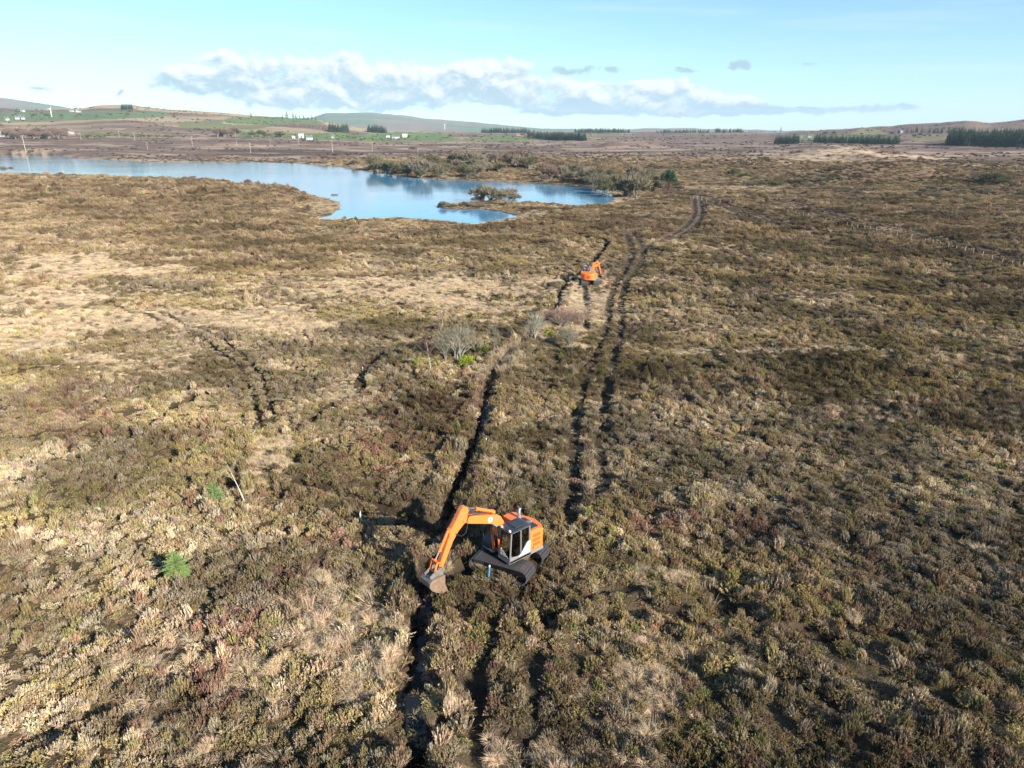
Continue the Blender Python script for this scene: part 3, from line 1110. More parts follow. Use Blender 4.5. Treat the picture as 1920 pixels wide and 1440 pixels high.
    rut, dit, drn, drop = lines_near(x, y, r)
    n = len(x)
    dig = np.exp(-((y - 34) / 12) ** 2)
    p = .30 * ((dit > .4) & (dit < 1.0)) * (.25 + dig) + .03 * (rut > .5) + .25 * (drn > .5)
    keep = (g.uniform(0, 1, n) < p) & ~footprint(x, y)
    x, y = x[keep], y[keep]
    n = len(x)
    sc_ = g.lognormal(-.45, .45, n)
    o = scatter('peat_clods', np.stack([x, y, height(x, y)], -1), g.uniform(0, 6.28, (n, 3)) * np.array([.1, .1, 1]), np.stack([sc_ * 1.3, sc_, sc_ * .8], -1),
                g.integers(13, 15, n), np.array([.075, .052, .036]) * g.uniform(.6, 1.7, n)[:, None], PLANTS)
    tag(o, 'dark clods of dug peat along the ditch and in the ruts', 'peat', None, 'stuff')
    # tall thin grass standing among the near heather and hanging over the ditch
    x, y, s, g = polar_points(14.0, 95.0, lambda r: .5, 5)
    r = np.hypot(x, y)
    px, py = project(x, y, x * 0)
    st = paint(px, py, STRAW, 41)
    rut, dit, drn, drop = lines_near(x, y, r)
    n = len(x)
    p = .10 + .35 * st + .8 * ((dit < 1.1) & (dit > .22)) + .1 * drn + .9 * ((dit < .9) & (py < 720) & (py > 590))
    keep = (g.uniform(0, 1, n) < p) & ~footprint(x, y)
    x, y, dit, py = x[keep], y[keep], dit[keep], py[keep]
    n = len(x)
    z = height(x, y)
    near_d = dit < 1.3
    T = np.where(near_d[:, None], np.array([.42, .31, .20]), STRAWC * .75) * g.uniform(.7, 1.2, n)[:, None]
    sc_ = g.uniform(.6, 1.25, n)
    reedy = (dit < .9) & (py < 720) & (py > 590)
    sc_ = np.where(reedy, sc_ * 1.75, sc_)
    T = np.where(reedy[:, None], STRAWC * .8 * g.uniform(.7, 1.1, n)[:, None], T)
    o = scatter('tall_grass', np.stack([x, y, z], -1), np.stack([g.normal(0, .12, n), g.normal(0, .12, n), g.uniform(0, 6.28, n)], -1),
                np.stack([sc_, sc_, sc_], -1), g.integers(9, 11, n), T, PLANTS)
    tag(o, 'thin wisps of tall dead grass along the ditch and in the near heather', 'grass', None, 'stuff')



def build_far_scrub():
    g = np.random.default_rng(77)
    n = 9000
    r = np.exp(g.uniform(math.log(430), math.log(2600), n))
    ph = g.uniform(-.72, .72, n)
    x, y = r * np.sin(ph), r * np.cos(ph)
    ok = (fbm(x / 150, y / 60, 3, 71) + .25 * (fbm(x / 25, y / 25, 2, 72) - .5) > .52) & (lake_sd(x, y) > 3)
    x, y, r = x[ok], y[ok], r[ok]
    n = len(x)
    sc_ = g.uniform(1.6, 4.2, n) * (r / 700) ** .5
    T = np.where(g.uniform(0, 1, n)[:, None] < .6, np.array([.115, .082, .062]), np.array([.10, .105, .055])) * g.uniform(.7, 1.3, n)[:, None]
    o = scatter('moor_scrub', np.stack([x, y, height(x, y, False) - .1], -1), np.stack([x * 0, x * 0, g.uniform(0, 6.28, n)], -1),
                np.stack([sc_ * 1.5, sc_ * 1.5, sc_ * .9], -1), g.integers(0, 4, n), T, PLANTS)
    tag(o, 'dark scattered heather and gorse over the far moor beyond the lake', 'scrub', None, 'stuff')


build_cover()
build_far_scrub()

# ------------------------------------------------------------------ excavators
ORANGE = pmat('orange_paint', (.85, .165, .028), .36, noise=.25, dirt=(.34, .17, .085), dirt_amt=.6, dscale=2.6)
ORANGE_D = pmat('orange_paint_vents', (.62, .085, .012), .5, noise=.1)
BLACKP = pmat('dark_grey_paint', (.030, .036, .045), .32, noise=.3, dirt=(.12, .10, .08), dirt_amt=.25)
GREYP = pmat('grey_cab_frame', (.17, .175, .165), .45, noise=.15, dirt=(.22, .18, .13), dirt_amt=.3)
WHITEP = pmat('white_paint', (.80, .79, .78), .45)
TRACKM = pmat('worn_track_steel', (.13, .125, .13), .36, .6, noise=.6, nscale=5, dirt=(.075, .05, .035), dirt_amt=.7, dscale=4)
MUD = pmat('muddy_track_frame', (.075, .048, .030), .85, noise=.5, bump=.3)
STEEL = pmat('worn_bucket_steel', (.17, .11, .07), .6, .15, noise=.6, dirt=(.27, .19, .125), dirt_amt=.6, dscale=3)
STEEL_G = pmat('bare_grey_steel', (.20, .18, .155), .45, .3, noise=.5, dirt=(.085, .06, .04), dirt_amt=.65)
CHROME = pmat('cylinder_rod', (.75, .76, .78), .15, 1.0)
RUBBER = pmat('hose_rubber', (.02, .02, .02), .5)
SEATM = pmat('seat_cloth', (.10, .11, .115), .9, noise=.3)
IDLERM = pmat('idler_wheel_steel', (.36, .25, .15), .6, .1, noise=.4)
LAMPM = pmat('lamp_glass', (.75, .76, .74), .15)
INTERIOR = pmat('cab_trim', (.22, .25, .25), .7, noise=.2)
TUBEM = pmat('grey_exhaust_steel', (.30, .33, .36), .4, .5, noise=.3)
BADGE_R = pmat('badge_print', (.55, .16, .22), .5)


class MB:
    def __init__(self):
        self.v, self.f = [], []

    def box(self, x0, x1, y0, y1, z0, z1):
        b = len(self.v)
        self.v += [(x0, y0, z0), (x1, y0, z0), (x1, y1, z0), (x0, y1, z0), (x0, y0, z1), (x1, y0, z1), (x1, y1, z1), (x0, y1, z1)]
        self.f += [tuple(b + i for i in q) for q in ((0, 3, 2, 1), (4, 5, 6, 7), (0, 1, 5, 4), (1, 2, 6, 5), (2, 3, 7, 6), (3, 0, 4, 7))]
        return self

    def prism(self, prof, y0, y1):
        """profile in the x-z plane, pushed out across y"""
        b, n = len(self.v), len(prof)
        self.v += [(p[0], y0, p[1]) for p in prof] + [(p[0], y1, p[1]) for p in prof]
        self.f.append(tuple(b + i for i in range(n)))
        self.f.append(tuple(b + n + i for i in reversed(range(n))))
        for i in range(n):
            j = (i + 1) % n
            self.f.append((b + i, b + n + i, b + n + j, b + j))
        return self

    def plan(self, prof, z0, z1):
        """profile in the x-y plane, pushed up"""
        b, n = len(self.v), len(prof)
        self.v += [(p[0], p[1], z0) for p in prof] + [(p[0], p[1], z1) for p in prof]
        self.f.append(tuple(b + i for i in reversed(range(n))))
        self.f.append(tuple(b + n + i for i in range(n)))
        for i in range(n):
            j = (i + 1) % n
            self.f.append((b + i, b + j, b + n + j, b + n + i))
        return self

    def tube(self, pts, rads, n=8, cap=True):
        pts = [Vector(p) for p in pts]
        if not hasattr(rads, '__len__'):
            rads = [rads] * len(pts)
        b = len(self.v)
        for i, p in enumerate(pts):
            d = (pts[min(i + 1, len(pts) - 1)] - pts[max(i - 1, 0)]).normalized()
            u = d.orthogonal().normalized() if i == 0 else (u - d * u.dot(d)).normalized()
            w = d.cross(u)
            for k in range(n):
                a = 2 * math.pi * k / n
                q = p + (u * math.cos(a) + w * math.sin(a)) * rads[i]
                self.v.append(tuple(q))
        for i in range(len(pts) - 1):
            for k in range(n):
                a, c = b + i * n + k, b + i * n + (k + 1) % n
                self.f.append((a, c, c + n, a + n))
        if cap:
            self.f.append(tuple(b + k for k in reversed(range(n))))
            self.f.append(tuple(b + (len(pts) - 1) * n + k for k in range(n)))
        return self

    def disc(self, x, y0, y1, z, r, n=18):
        return self.tube([(x, y0, z), (x, y1, z)], r, n)

    def mesh(self, name, mat, bevel=0.0):
        me = new_mesh(name, self.v, self.f, mat)
        bm = bmesh.new()
        bm.from_mesh(me)
        bmesh.ops.recalc_face_normals(bm, faces=bm.faces)
        if bevel:
            es = [e for e in bm.edges if len(e.link_faces) == 2 and e.calc_face_angle(0) > .6]
            bmesh.ops.bevel(bm, geom=es, offset=bevel, segments=2, affect='EDGES', profile=.6, clamp_overlap=True)
        bm.to_mesh(me)
        bm.free()
        return me


EM = {}                                        # machine meshes, shared by both machines


def excavator_meshes():
    m = EM
    hl, R = 1.30, .37                          # half distance of the track's end wheels, radius
    zc = .38
    b = MB().box(-.078, .078, -.55, .55, -.012, .018)
    b.prism([(-.075, .018), (-.035, .018), (-.05, .058), (-.062, .058)], -.55, .55).prism([(.015, .018), (.05, .018), (.038, .05), (.028, .05)], -.55, .55)
    m['shoe'] = b.mesh('track_shoe', TRACKM)
    b = MB().prism([(-1.35, .16), (-1.25, .12), (1.25, .12), (1.35, .16), (1.25, .52), (.7, .60), (-.7, .60), (-1.25, .52)], -.17, .17)
    m['tframe'] = b.mesh('track_frame', MUD, .02)
    m['sprocket'] = MB().disc(0, -.21, .21, 0, .31, 20).disc(0, -.25, .25, 0, .17, 14).mesh('sprocket', MUD, .015)
    m['idler'] = MB().disc(0, -.22, .22, 0, .30, 22).disc(0, -.26, .26, 0, .10, 12).mesh('idler_wheel', IDLERM, .015)
    m['roller'] = MB().disc(0, -.24, .24, 0, .10, 12).disc(0, -.27, .27, 0, .04, 8).mesh('roller', MUD)
    b = MB().box(-.75, .75, -.55, .55, .42, .66)
    b.prism([(-.9, .28), (-.55, .25), (-.4, .6), (-.75, .62)], -.85, .85).prism([(.9, .28), (.55, .25), (.4, .6), (.75, .62)], -.85, .85)
    m['under'] = b.mesh('undercarriage', MUD, .02)
    m['ring'] = MB().tube([(0, 0, .66), (0, 0, .93)], .55, 28).mesh('slew_ring', BLACKP)
    # upper works
    m['deck'] = MB().plan([(1.0, -1.18), (1.0, -.25), (.75, -.25), (.75, .2), (1.05, .22), (1.05, 1.18), (-1.35, 1.18), (-1.45, 0), (-1.35, -1.18)], .93, 1.10).mesh('deck', GREYP, .02)
    arc = [(-1.12, 1.18)] + [(-1.0 - .86 * math.cos(a), 1.20 * math.sin(a)) for a in np.linspace(1.25, -1.25, 15)] + [(-1.12, -1.18)]
    m['cw'] = MB().plan(arc, .98, 2.02).mesh('counterweight', ORANGE, .09)
    m['cwpanel'] = MB().box(-1.885, -1.86, -.62, -.1, 1.25, 1.75).mesh('counterweight_panel', ORANGE_D, .01)
    m['hood'] = MB().prism([(-1.25, 1.10), (-.42, 1.10), (-.42, 2.30), (-.95, 2.33), (-1.36, 2.18), (-1.36, 1.9)], -1.12, 1.16).mesh('engine_cover', ORANGE, .06)
    m['hoodtop'] = MB().box(-1.15, -.55, -.15, .98, 2.30, 2.345).mesh('hood_panel', BLACKP, .01)
    m['vent'] = MB().box(-1.12, -.60, 1.155, 1.175, 0, .17).mesh('vent', ORANGE_D, .006)
    m['handle'] = MB().box(-.66, -.56, 1.158, 1.19, 1.25, 1.31).mesh('latch', BLACKP, .006)
    m['tank'] = MB().box(-.42, .45, -1.16, -.30, 1.10, 1.86).mesh('fuel_tank', ORANGE, .05)
    m['toolbox'] = MB().prism([(.47, 1.10), (1.0, 1.10), (.98, 1.42), (.47, 1.62)], -1.16, -.42).mesh('tool_box', BLACKP, .04)
    m['toolstep'] = MB().box(.98, 1.13, -1.1, -.5, 1.14, 1.18).mesh('step', BLACKP, .01)
    m['exhaust'] = MB().tube([(-.95, -.35, 2.28), (-.95, -.35, 2.62), (-.97, -.37, 2.72), (-1.06, -.42, 2.80)], [.085, .085, .08, .08], 14).mesh('exhaust_pipe', TUBEM)
    m['intake'] = MB().tube([(-.55, .72, 2.30), (-.55, .72, 2.70)], .055, 10).tube([(-.55, .72, 2.66), (-.68, .92, 2.74)], .075, 10).mesh('air_intake', TUBEM)
    m['rail'] = MB().tube([(.95, -1.1, 1.55), (.98, -1.13, 2.15), (.80, -1.14, 2.22), (.1, -1.13, 2.2), (.05, -1.12, 1.85)], .018, 6).mesh('hand_rail', TUBEM)
    m['mirror'] = MB().tube([(.98, -1.13, 2.15), (1.05, -1.17, 2.25)], .012, 6).box(1.03, 1.06, -1.28, -1.08, 2.12, 2.38).mesh('mirror', BLACKP, .01)
    # cab: posts, panels, panes
    fx, rx, y0, y1, zb, zr = 1.05, -.42, .22, 1.18, 1.10, 2.70
    b = MB()
    pr = .045
    for (xa, xb) in ((fx - .06, fx - .16), (rx + .05, rx + .05)):
        for yy in (y0 + .05, y1 - .05):
            b.tube([(xa, yy, zb), (xb, yy, zr)], pr, 8)
    for yy in (y0 + .05, y1 - .05):
        b.tube([(fx - .16, yy, zr), (rx + .05, yy, zr)], pr, 8)
        b.tube([(.24, yy, zb), (.24, yy, zr)], pr * .8, 8)
    b.tube([(fx - .16, y0 + .05, zr), (fx - .16, y1 - .05, zr)], pr, 8)
    b.box(rx, fx - .02, y0, y1, .97, 1.14)
    m['cabframe'] = b.mesh('cab_frame', GREYP)
    m['cabroof'] = MB().prism([(fx - .08, 2.70), (fx - .12, 2.745), (.4, 2.80), (-.3, 2.80), (rx - .02, 2.76), (rx - .02, 2.70)], y0 - .01, y1 + .01).mesh('cab_roof', BLACKP, .02)
    m['hatch'] = MB().box(-.15, .5, y0 + .18, y1 - .18, 2.80, 2.835).mesh('roof_hatch', BLACKP, .012)
    m['rear_wall'] = MB().box(rx, rx + .03, y0 + .04, y1 - .04, 1.1, 1.75).mesh('rear_wall', INTERIOR)
    m['right_wall'] = MB().box(rx + .02, .95, y0 + .01, y0 + .035, 1.1, 1.55).mesh('side_wall', INTERIOR)
    b = MB().prism([(.22, 1.14), (fx - .09, 1.14), (fx - .13, 1.42), (.9, 1.30), (.5, 1.22), (.22, 1.2)], y1 - .035, y1 - .005)
    b.prism([(rx + .04, 1.14), (.26, 1.14), (.26, 1.30), (.05, 1.55), (-.15, 1.80), (rx + .04, 1.86)], y1 - .036, y1 - .004)
    m['door'] = b.mesh('door_lower_panel', GREYP)
    m['swoosh'] = MB().prism([(rx + .05, 1.17), (.44, 1.17), (.2, 1.30), (.0, 1.52), (-.18, 1.76), (rx + .05, 1.86)], y1 - .002, y1 + .010).mesh('white_door_panel', WHITEP)
    m['dhandle'] = MB().box(-.30, -.20, y1 + .012, y1 + .03, 1.24, 1.29).mesh('door_handle', BLACKP)
    m['wfront'] = MB().prism([(fx - .075, 1.14), (fx - .060, 1.14), (fx - .155, 2.68), (fx - .170, 2.68)], y0 + .09, y1 - .09).mesh('windscreen', M_GLASS)
    m['wdoor'] = MB().prism([(.26, 1.22), (fx - .1, 1.2), (fx - .19, 2.66), (.26, 2.66)], y1 - .055, y1 - .045).mesh('door_window', M_GLASS)
    m['wrear'] = MB().prism([(rx + .08, 1.88), (.0, 1.6), (.22, 1.3), (.22, 2.66), (rx + .08, 2.66)], y1 - .055, y1 - .045).mesh('side_window', M_GLASS)
    m['wback'] = MB().box(rx + .035, rx + .045, y0 + .09, y1 - .09, 1.76, 2.66).mesh('rear_window', M_GLASS)
    m['wright'] = MB().box(rx + .1, .86, y0 + .045, y0 + .055, 1.56, 2.66).mesh('right_window', M_GLASS)
    b = MB().box(-.25, .25, .45, .95, 1.30, 1.45)
    b.prism([(-.30, 1.42), (-.16, 1.42), (-.24, 2.15), (-.36, 2.15)], .46, .94)
    b.prism([(-.34, 2.17), (-.27, 2.17), (-.30, 2.38), (-.36, 2.38)], .56, .84)
    m['seat'] = b.mesh('seat', SEATM, .04)
    b = MB().box(-.1, .45, .28, .42, 1.2, 1.62).box(-.1, .42, .97, 1.08, 1.2, 1.60)
    b.tube([(.40, .35, 1.6), (.44, .35, 1.78)], .018, 6).tube([(.38, 1.02, 1.58), (.42, 1.02, 1.76)], .018, 6)
    m['console'] = b.mesh('control_console', INTERIOR, .02)
    m['pedals'] = MB().tube([(.72, .62, 1.14), (.66, .62, 1.6)], .016, 6).tube([(.72, .78, 1.14), (.66, .78, 1.6)], .016, 6).box(.66, .86, .55, .85, 1.14, 1.2).mesh('pedals', LAMPM)
    m['papers'] = MB().box(.3, .62, .86, 1.06, 1.16, 1.22).mesh('pale_floor_box', WHITEP)
    m['lamp'] = MB().box(-.03, .04, -.06, .06, 0, .10).tube([(.04, 0, .05), (.055, 0, .05)], .045, 10).mesh('work_lamp', LAMPM, .01)
    # digging arm, drawn in the plane of the boom
    boom = [(.20, 1.42), (.42, 1.30), (.62, 1.42), (.86, 2.34), (1.02, 2.72), (1.28, 2.99), (1.75, 3.18), (2.95, 3.66), (3.20, 3.80), (3.22, 3.98), (3.08, 4.05),
            (2.70, 3.98), (1.55, 3.62), (1.05, 3.46), (.78, 3.26), (.58, 2.90), (.38, 2.2)]
    m['boom'] = MB().prism(boom, -.165, .165).mesh('boom', ORANGE, .03)
    m['badge'] = MB().tube([(1.50, .166, 3.34), (1.50, .176, 3.34)], .15, 20).mesh('badge', WHITEP)
    m['badgein'] = MB().tube([(1.50, .176, 3.34), (1.50, .181, 3.34)], .085, 18).mesh('badge_mark', BADGE_R)
    b = MB()
    for yy in (-.27, .27):
        b.tube([(.92, yy, 1.18), (1.02, yy, 2.05)], .075, 12)
    m['lift'] = b.mesh('lift_cylinder', ORANGE)
    b = MB()
    for yy in (-.27, .27):
        b.tube([(1.02, yy, 2.05), (1.12, yy, 2.82)], .042, 10)
    b.tube([(1.12, -.32, 2.84), (1.12, .32, 2.84)], .06, 10)
    m['liftrod'] = b.mesh('cylinder_rod', CHROME)
    m['stickcyl'] = MB().tube([(1.20, 0, 3.64), (2.30, 0, 4.20)], .085, 12).box(1.1, 1.32, -.10, .10, 3.48, 3.70).tube([(2.24, 0, 4.17), (2.34, 0, 4.22)], .11, 12).mesh('stick_cylinder', ORANGE)
    m['stickrod'] = MB().tube([(2.30, 0, 4.20), (2.92, 0, 4.47)], .045, 10).mesh('stick_cylinder_rod', CHROME)
    b = MB()
    for yy in (-.10, .10):
        b.tube([(.9, yy, 3.42), (1.5, yy, 3.67), (2.2, yy * 1.2, 3.90), (2.8, yy * 1.6, 4.06), (2.98, yy * 2.2, 3.98)], .022, 6)
        b.tube([(2.98, yy * 2.3, 3.98), (3.05, yy * 2.6, 3.6), (3.18, yy * 2.8, 3.28), (3.42, yy * 2.4, 3.16), (3.72, yy * 1.9, 3.4)], .020, 6)
    m['hoses'] = b.mesh('hoses', RUBBER)
    stick = [(2.84, 4.40), (2.96, 4.60), (3.16, 4.66), (3.34, 4.52), (3.62, 4.10), (4.00, 3.64), (4.10, 3.30), (4.74, 1.94), (4.70, 1.80), (4.58, 1.76), (4.47, 1.84),
             (3.86, 2.98), (3.52, 3.42), (3.12, 3.72), (2.96, 3.92)]
    m['stick'] = MB().prism(stick, -.13, .13).mesh('stick', ORANGE, .025)
    m['bcyl'] = MB().tube([(4.03, 0, 3.66), (4.58, 0, 2.72)], .075, 12).box(3.92, 4.06, -.09, .09, 3.52, 3.72).tube([(4.55, 0, 2.77), (4.60, 0, 2.68)], .095, 12).mesh('bucket_cylinder', ORANGE)
    m['brod'] = MB().tube([(4.58, 0, 2.72), (4.90, 0, 2.22)], .042, 10).mesh('bucket_cylinder_rod', CHROME)
    b = MB()
    for yy in (-.22, .18):
        b.prism([(4.84, 2.26), (4.93, 2.28), (4.62, 1.98), (4.55, 2.06)], yy, yy + .04)
        b.prism([(4.83, 2.22), (4.95, 2.22), (5.10, 1.78), (5.00, 1.74)], yy - .02, yy + .02)
    b.tube([(4.89, -.25, 2.24), (4.89, .25, 2.24)], .05, 10)
    m['link'] = b.mesh('bucket_link', ORANGE)
    w = .42
    b = MB()
    for yy in (-.27, .21):
        b.prism([(4.50, 1.80), (4.62, 1.92), (5.06, 1.84), (5.40, 1.66), (5.36, 1.52), (4.62, 1.52)], yy, yy + .06)
    b.tube([(4.60, -.31, 1.82), (4.60, .31, 1.82)], .055, 10).tube([(5.05, -.31, 1.76), (5.05, .31, 1.76)], .055, 10)
    m['ears'] = b.mesh('bucket_hitch', STEEL_G, .01)
    side = [(4.60, 1.50), (5.36, 1.52), (5.50, 1.40), (5.52, 1.20), (5.40, .98), (5.10, .74), (4.70, .50), (4.30, .30), (4.50, .62), (4.62, 1.0)]
    b = MB().prism(side, w - .03, w).prism(side, -w, -w + .03)
    m['bside'] = b.mesh('bucket_side', STEEL)
    outer = [(4.60, 1.52), (5.36, 1.545), (5.52, 1.41), (5.545, 1.20), (5.42, .965), (5.11, .715), (4.71, .475), (4.32, .285)]
    inner = [(4.62, 1.49), (5.34, 1.51), (5.48, 1.39), (5.50, 1.21), (5.385, .99), (5.085, .745), (4.69, .515), (4.30, .315)]
    b = MB()
    for i in range(len(outer) - 1):
        b.prism([outer[i], outer[i + 1], inner[i + 1], inner[i]], -w + .004, w - .004)
    m['bshell'] = b.mesh('bucket_shell', STEEL_G)
    m['bedge'] = MB().prism([(4.42, .37), (4.40, .29), (4.10, .16), (4.11, .19)], -w - .01, w + .01).mesh('cutting_edge', STEEL_G)
    return m


def make_excavator(name, label, loc, track_ang, up_ang, arm=(0, 0, 0)):
    m = EM or excavator_meshes()
    root = obj(name, None, loc=loc)
    root.empty_display_size = .5
    tag(root, label, 'excavator', 'orange excavators working along the ditch')

    def part(nm, key, par=root, ang=0.0, at=(0, 0, 0)):
        return obj(nm, m[key], par, at, (0, 0, ang))
    part('undercarriage', 'under', ang=track_ang)
    part('slew_ring', 'ring')
    hl, R, zc, nsh = 1.30, .375, .40, 44
    per = 4 * hl + 2 * math.pi * R
    for sgn in (1, -1):
        ca, sa = math.cos(track_ang), math.sin(track_ang)
        off = 1.0 * sgn
        tr = part('track', 'tframe', ang=track_ang, at=(-sa * off, ca * off, 0))
        part('sprocket', 'sprocket', tr, at=(-hl, 0, zc))
        part('idler_wheel', 'idler', tr, at=(hl, 0, zc))
        for k in range(6):
            part('roller', 'roller', tr, at=(-.95 + .38 * k, 0, .15))
        for k in range(nsh):
            s = per * (k + .5) / nsh
            if s < 2 * hl:
                p, a = (-hl + s, zc + R), 0.0
            elif s < 2 * hl + math.pi * R:
                t = (s - 2 * hl) / R
                p, a = (hl + R * math.sin(t), zc + R * math.cos(t)), t
            elif s < 4 * hl + math.pi * R:
                p, a = (hl - (s - 2 * hl - math.pi * R), zc - R), math.pi
            else:
                t = (s - 4 * hl - math.pi * R) / R
                p, a = (-hl - R * math.sin(t), zc - R * math.cos(t)), math.pi + t
            obj('track_shoe', m['shoe'], tr, (p[0], 0, p[1]), (0, a, 0))
    dk = part('deck', 'deck', ang=up_ang)
    for nm, key in (('fuel_tank', 'tank'), ('tool_box', 'toolbox'), ('step', 'toolstep'), ('hand_rail', 'rail'), ('mirror', 'mirror')):
        part(nm, key, dk)
    hd = part('engine_cover', 'hood', ang=up_ang)
    part('hood_panel', 'hoodtop', hd)
    part('exhaust_pipe', 'exhaust', hd)
    part('air_intake', 'intake', hd)
    part('latch', 'handle', hd)
    for zz in (1.35, 1.62, 1.89):
        part('vent', 'vent', hd, at=(0, 0, zz))
    cw = part('counterweight', 'cw', ang=up_ang)
    part('counterweight_panel', 'cwpanel', cw)
    cb = part('cab', 'cabframe', ang=up_ang)
    for nm, key in (('cab_roof', 'cabroof'), ('roof_hatch', 'hatch'), ('rear_wall', 'rear_wall'), ('side_wall', 'right_wall'), ('door', 'door'), ('white_door_panel', 'swoosh'),
                    ('door_handle', 'dhandle'), ('windscreen', 'wfront'), ('door_window', 'wdoor'), ('side_window', 'wrear'), ('rear_window', 'wback'),
                    ('right_window', 'wright'), ('seat', 'seat'), ('control_console', 'console'), ('pedals', 'pedals'), ('floor_box', 'papers')):
        part(nm, key, cb)
    for yy in (.38, 1.02):
        part('work_lamp', 'lamp', cb, at=(.90, yy, 2.75))
    # pose of the digging arm: the boom about its foot, the stick about the boom's end, the bucket about its pin
    def turn(p, a):
        return Matrix.Translation((p[0], 0, p[1])) @ Matrix.Rotation(a, 4, 'Y') @ Matrix.Translation((-p[0], 0, -p[1]))
    M0 = Matrix.Rotation(up_ang, 4, 'Z') @ turn((.42, 1.38), arm[0])
    M1 = M0 @ turn((3.08, 3.88), arm[1])
    M2 = M1 @ turn((4.60, 1.82), arm[2])
    bo = part('boom', 'boom')
    bo.matrix_local = M0
    for nm, key in (('badge', 'badge'), ('badge_mark', 'badgein'), ('lift_cylinder', 'lift'), ('lift_cylinder_rod', 'liftrod'), ('stick_cylinder', 'stickcyl'), ('stick_cylinder_rod', 'stickrod'), ('hose', 'hoses')):
        part(nm, key, bo)
    stc = part('stick', 'stick')
    stc.matrix_local = M1
    for nm, key in (('bucket_cylinder', 'bcyl'), ('bucket_cylinder_rod', 'brod'), ('bucket_link', 'link')):
        part(nm, key, stc)
    bk = part('bucket', 'bshell')
    bk.matrix_local = M2
    for nm, key in (('bucket_side', 'bside'), ('bucket_hitch', 'ears'), ('cutting_edge', 'bedge')):
        part(nm, key, bk)
    return root


make_excavator('excavator', 'orange tracked excavator in the foreground, its bucket hanging over the ditch', (EXC1[0], EXC1[1], h1(*EXC1) - .24), math.radians(154), math.radians(221))
make_excavator('excavator', 'small distant orange excavator seen from behind at the top of the ruts', (EXC2[0], EXC2[1], h1(*EXC2) - .05), math.radians(91), math.radians(66), (math.radians(25), math.radians(-34), math.radians(25))).scale = (.94, .94, .94)


# ------------------------------------------------------------------ trees and bushes
def limb_mesh(segs, n=4):
    v, f, c = [], [], []
    for (p0, p1, r0, r1, colr) in segs:
        p0, p1 = Vector(p0), Vector(p1)
        d = (p1 - p0)
        if d.length < 1e-5:
            continue
        d.normalize()
        u = d.orthogonal().normalized()
        w = d.cross(u)
        b = len(v)
        for p, r_ in ((p0, r0), (p1, r1)):
            for k in range(n):
                a = 2 * math.pi * k / n
                v.append(tuple(p + (u * math.cos(a) + w * math.sin(a)) * r_))
                c.append(colr)
        for k in range(n):
            f.append((b + k, b + (k + 1) % n, b + n + (k + 1) % n, b + n + k))
    return v, f, c


def grow_tree(seed, hgt, lean, trunk_r, trunk_col, twig_col, branches=9, twigs=7, spread=.9, first=.35, up=.6, twig_w=.008):
    """bare tree: a trunk of bent pieces, limbs, and twigs on the limbs"""
    R_ = random.Random(seed)
    T, C = [], []
    p = Vector((0, 0, -.05))
    d = Vector((lean[0], lean[1], 1)).normalized()
    n = 8
    nodes = [p.copy()]
    for i in range(n):
        d = (d + Vector((R_.uniform(-.12, .12), R_.uniform(-.12, .12), .05))).normalized()
        q = p + d * hgt / n
        r0, r1 = trunk_r * (1 - .88 * i / n), trunk_r * (1 - .88 * (i + 1) / n)
        k = R_.uniform(.85, 1.1)
        T.append((p, q, r0, r1, tuple(x * k for x in trunk_col)))
        p = q
        nodes.append(p.copy())
    for b in range(branches):
        t = first + (1 - first) * (b + R_.random()) / branches
        i = min(int(t * n), n - 1)
        s = nodes[i].lerp(nodes[i + 1], t * n - i)
        a = b * 2.4 + R_.uniform(-.5, .5)
        L = spread * hgt * .42 * (1.15 - t) * R_.uniform(.75, 1.25) + .12 * hgt
        dd = Vector((math.cos(a), math.sin(a), up + R_.uniform(-.1, .5))).normalized()
        pp = s
        m = 4
        rb = trunk_r * (1 - .85 * t) * .6
        for j in range(m):
            dd = (dd + Vector((R_.uniform(-.2, .2), R_.uniform(-.2, .2), R_.uniform(.0, .22)))).normalized()
            qq = pp + dd * L / m
            mixk = j / m
            colr = tuple(trunk_col[x] * (1 - mixk) * .8 + twig_col[x] * mixk for x in range(3))
            C.append((pp, qq, max(rb * (1 - j / m), twig_w), max(rb * (1 - (j + 1) / m), twig_w * .8), colr))
            for _ in range(twigs // 2 + (R_.random() < .5)):
                td = (dd + Vector((R_.uniform(-1, 1), R_.uniform(-1, 1), R_.uniform(-.1, .8)))).normalized()
                tl = L * R_.uniform(.2, .45)
                m1 = pp.lerp(qq, R_.random())
                m2 = m1 + td * tl * .5
                m3 = m2 + (td + Vector((R_.uniform(-.4, .4), R_.uniform(-.4, .4), .2))).normalized() * tl * .5
                k = R_.uniform(.75, 1.2)
                cc = tuple(x * k for x in twig_col)
                C.append((m1, m2, twig_w, twig_w * .8, cc))
                C.append((m2, m3, twig_w * .8, twig_w * .4, cc))
                for _ in range(2):
                    m4 = m2 + (td + Vector((R_.uniform(-.9, .9), R_.uniform(-.9, .9), R_.uniform(-.2, .6)))).normalized() * tl * .4
                    C.append((m2, m4, twig_w * .7, twig_w * .4, cc))
            pp = qq
    return T, C


def tree_object(name, label, cat, loc, meshes, group=None, rz=0.0, sc=(1, 1, 1), parts=('trunk', 'crown')):
    root = obj(name, None, loc=loc, rot=(0, 0, rz), scale=sc)
    root.empty_display_size = .3
    tag(root, label, cat, group)
    for nm, me in zip(parts, meshes):
        obj(nm, me, root)
    return root


def bare_tree_meshes(nm, *a, **k):
    T, C = grow_tree(*a, **k)
    v, f, c = limb_mesh(T, 6)
    t = new_mesh(nm + '_trunk', v, f, M_TREE, c, True)
    v, f, c = limb_mesh(C, 3)
    return t, new_mesh(nm + '_crown', v, f, M_TREE, c)


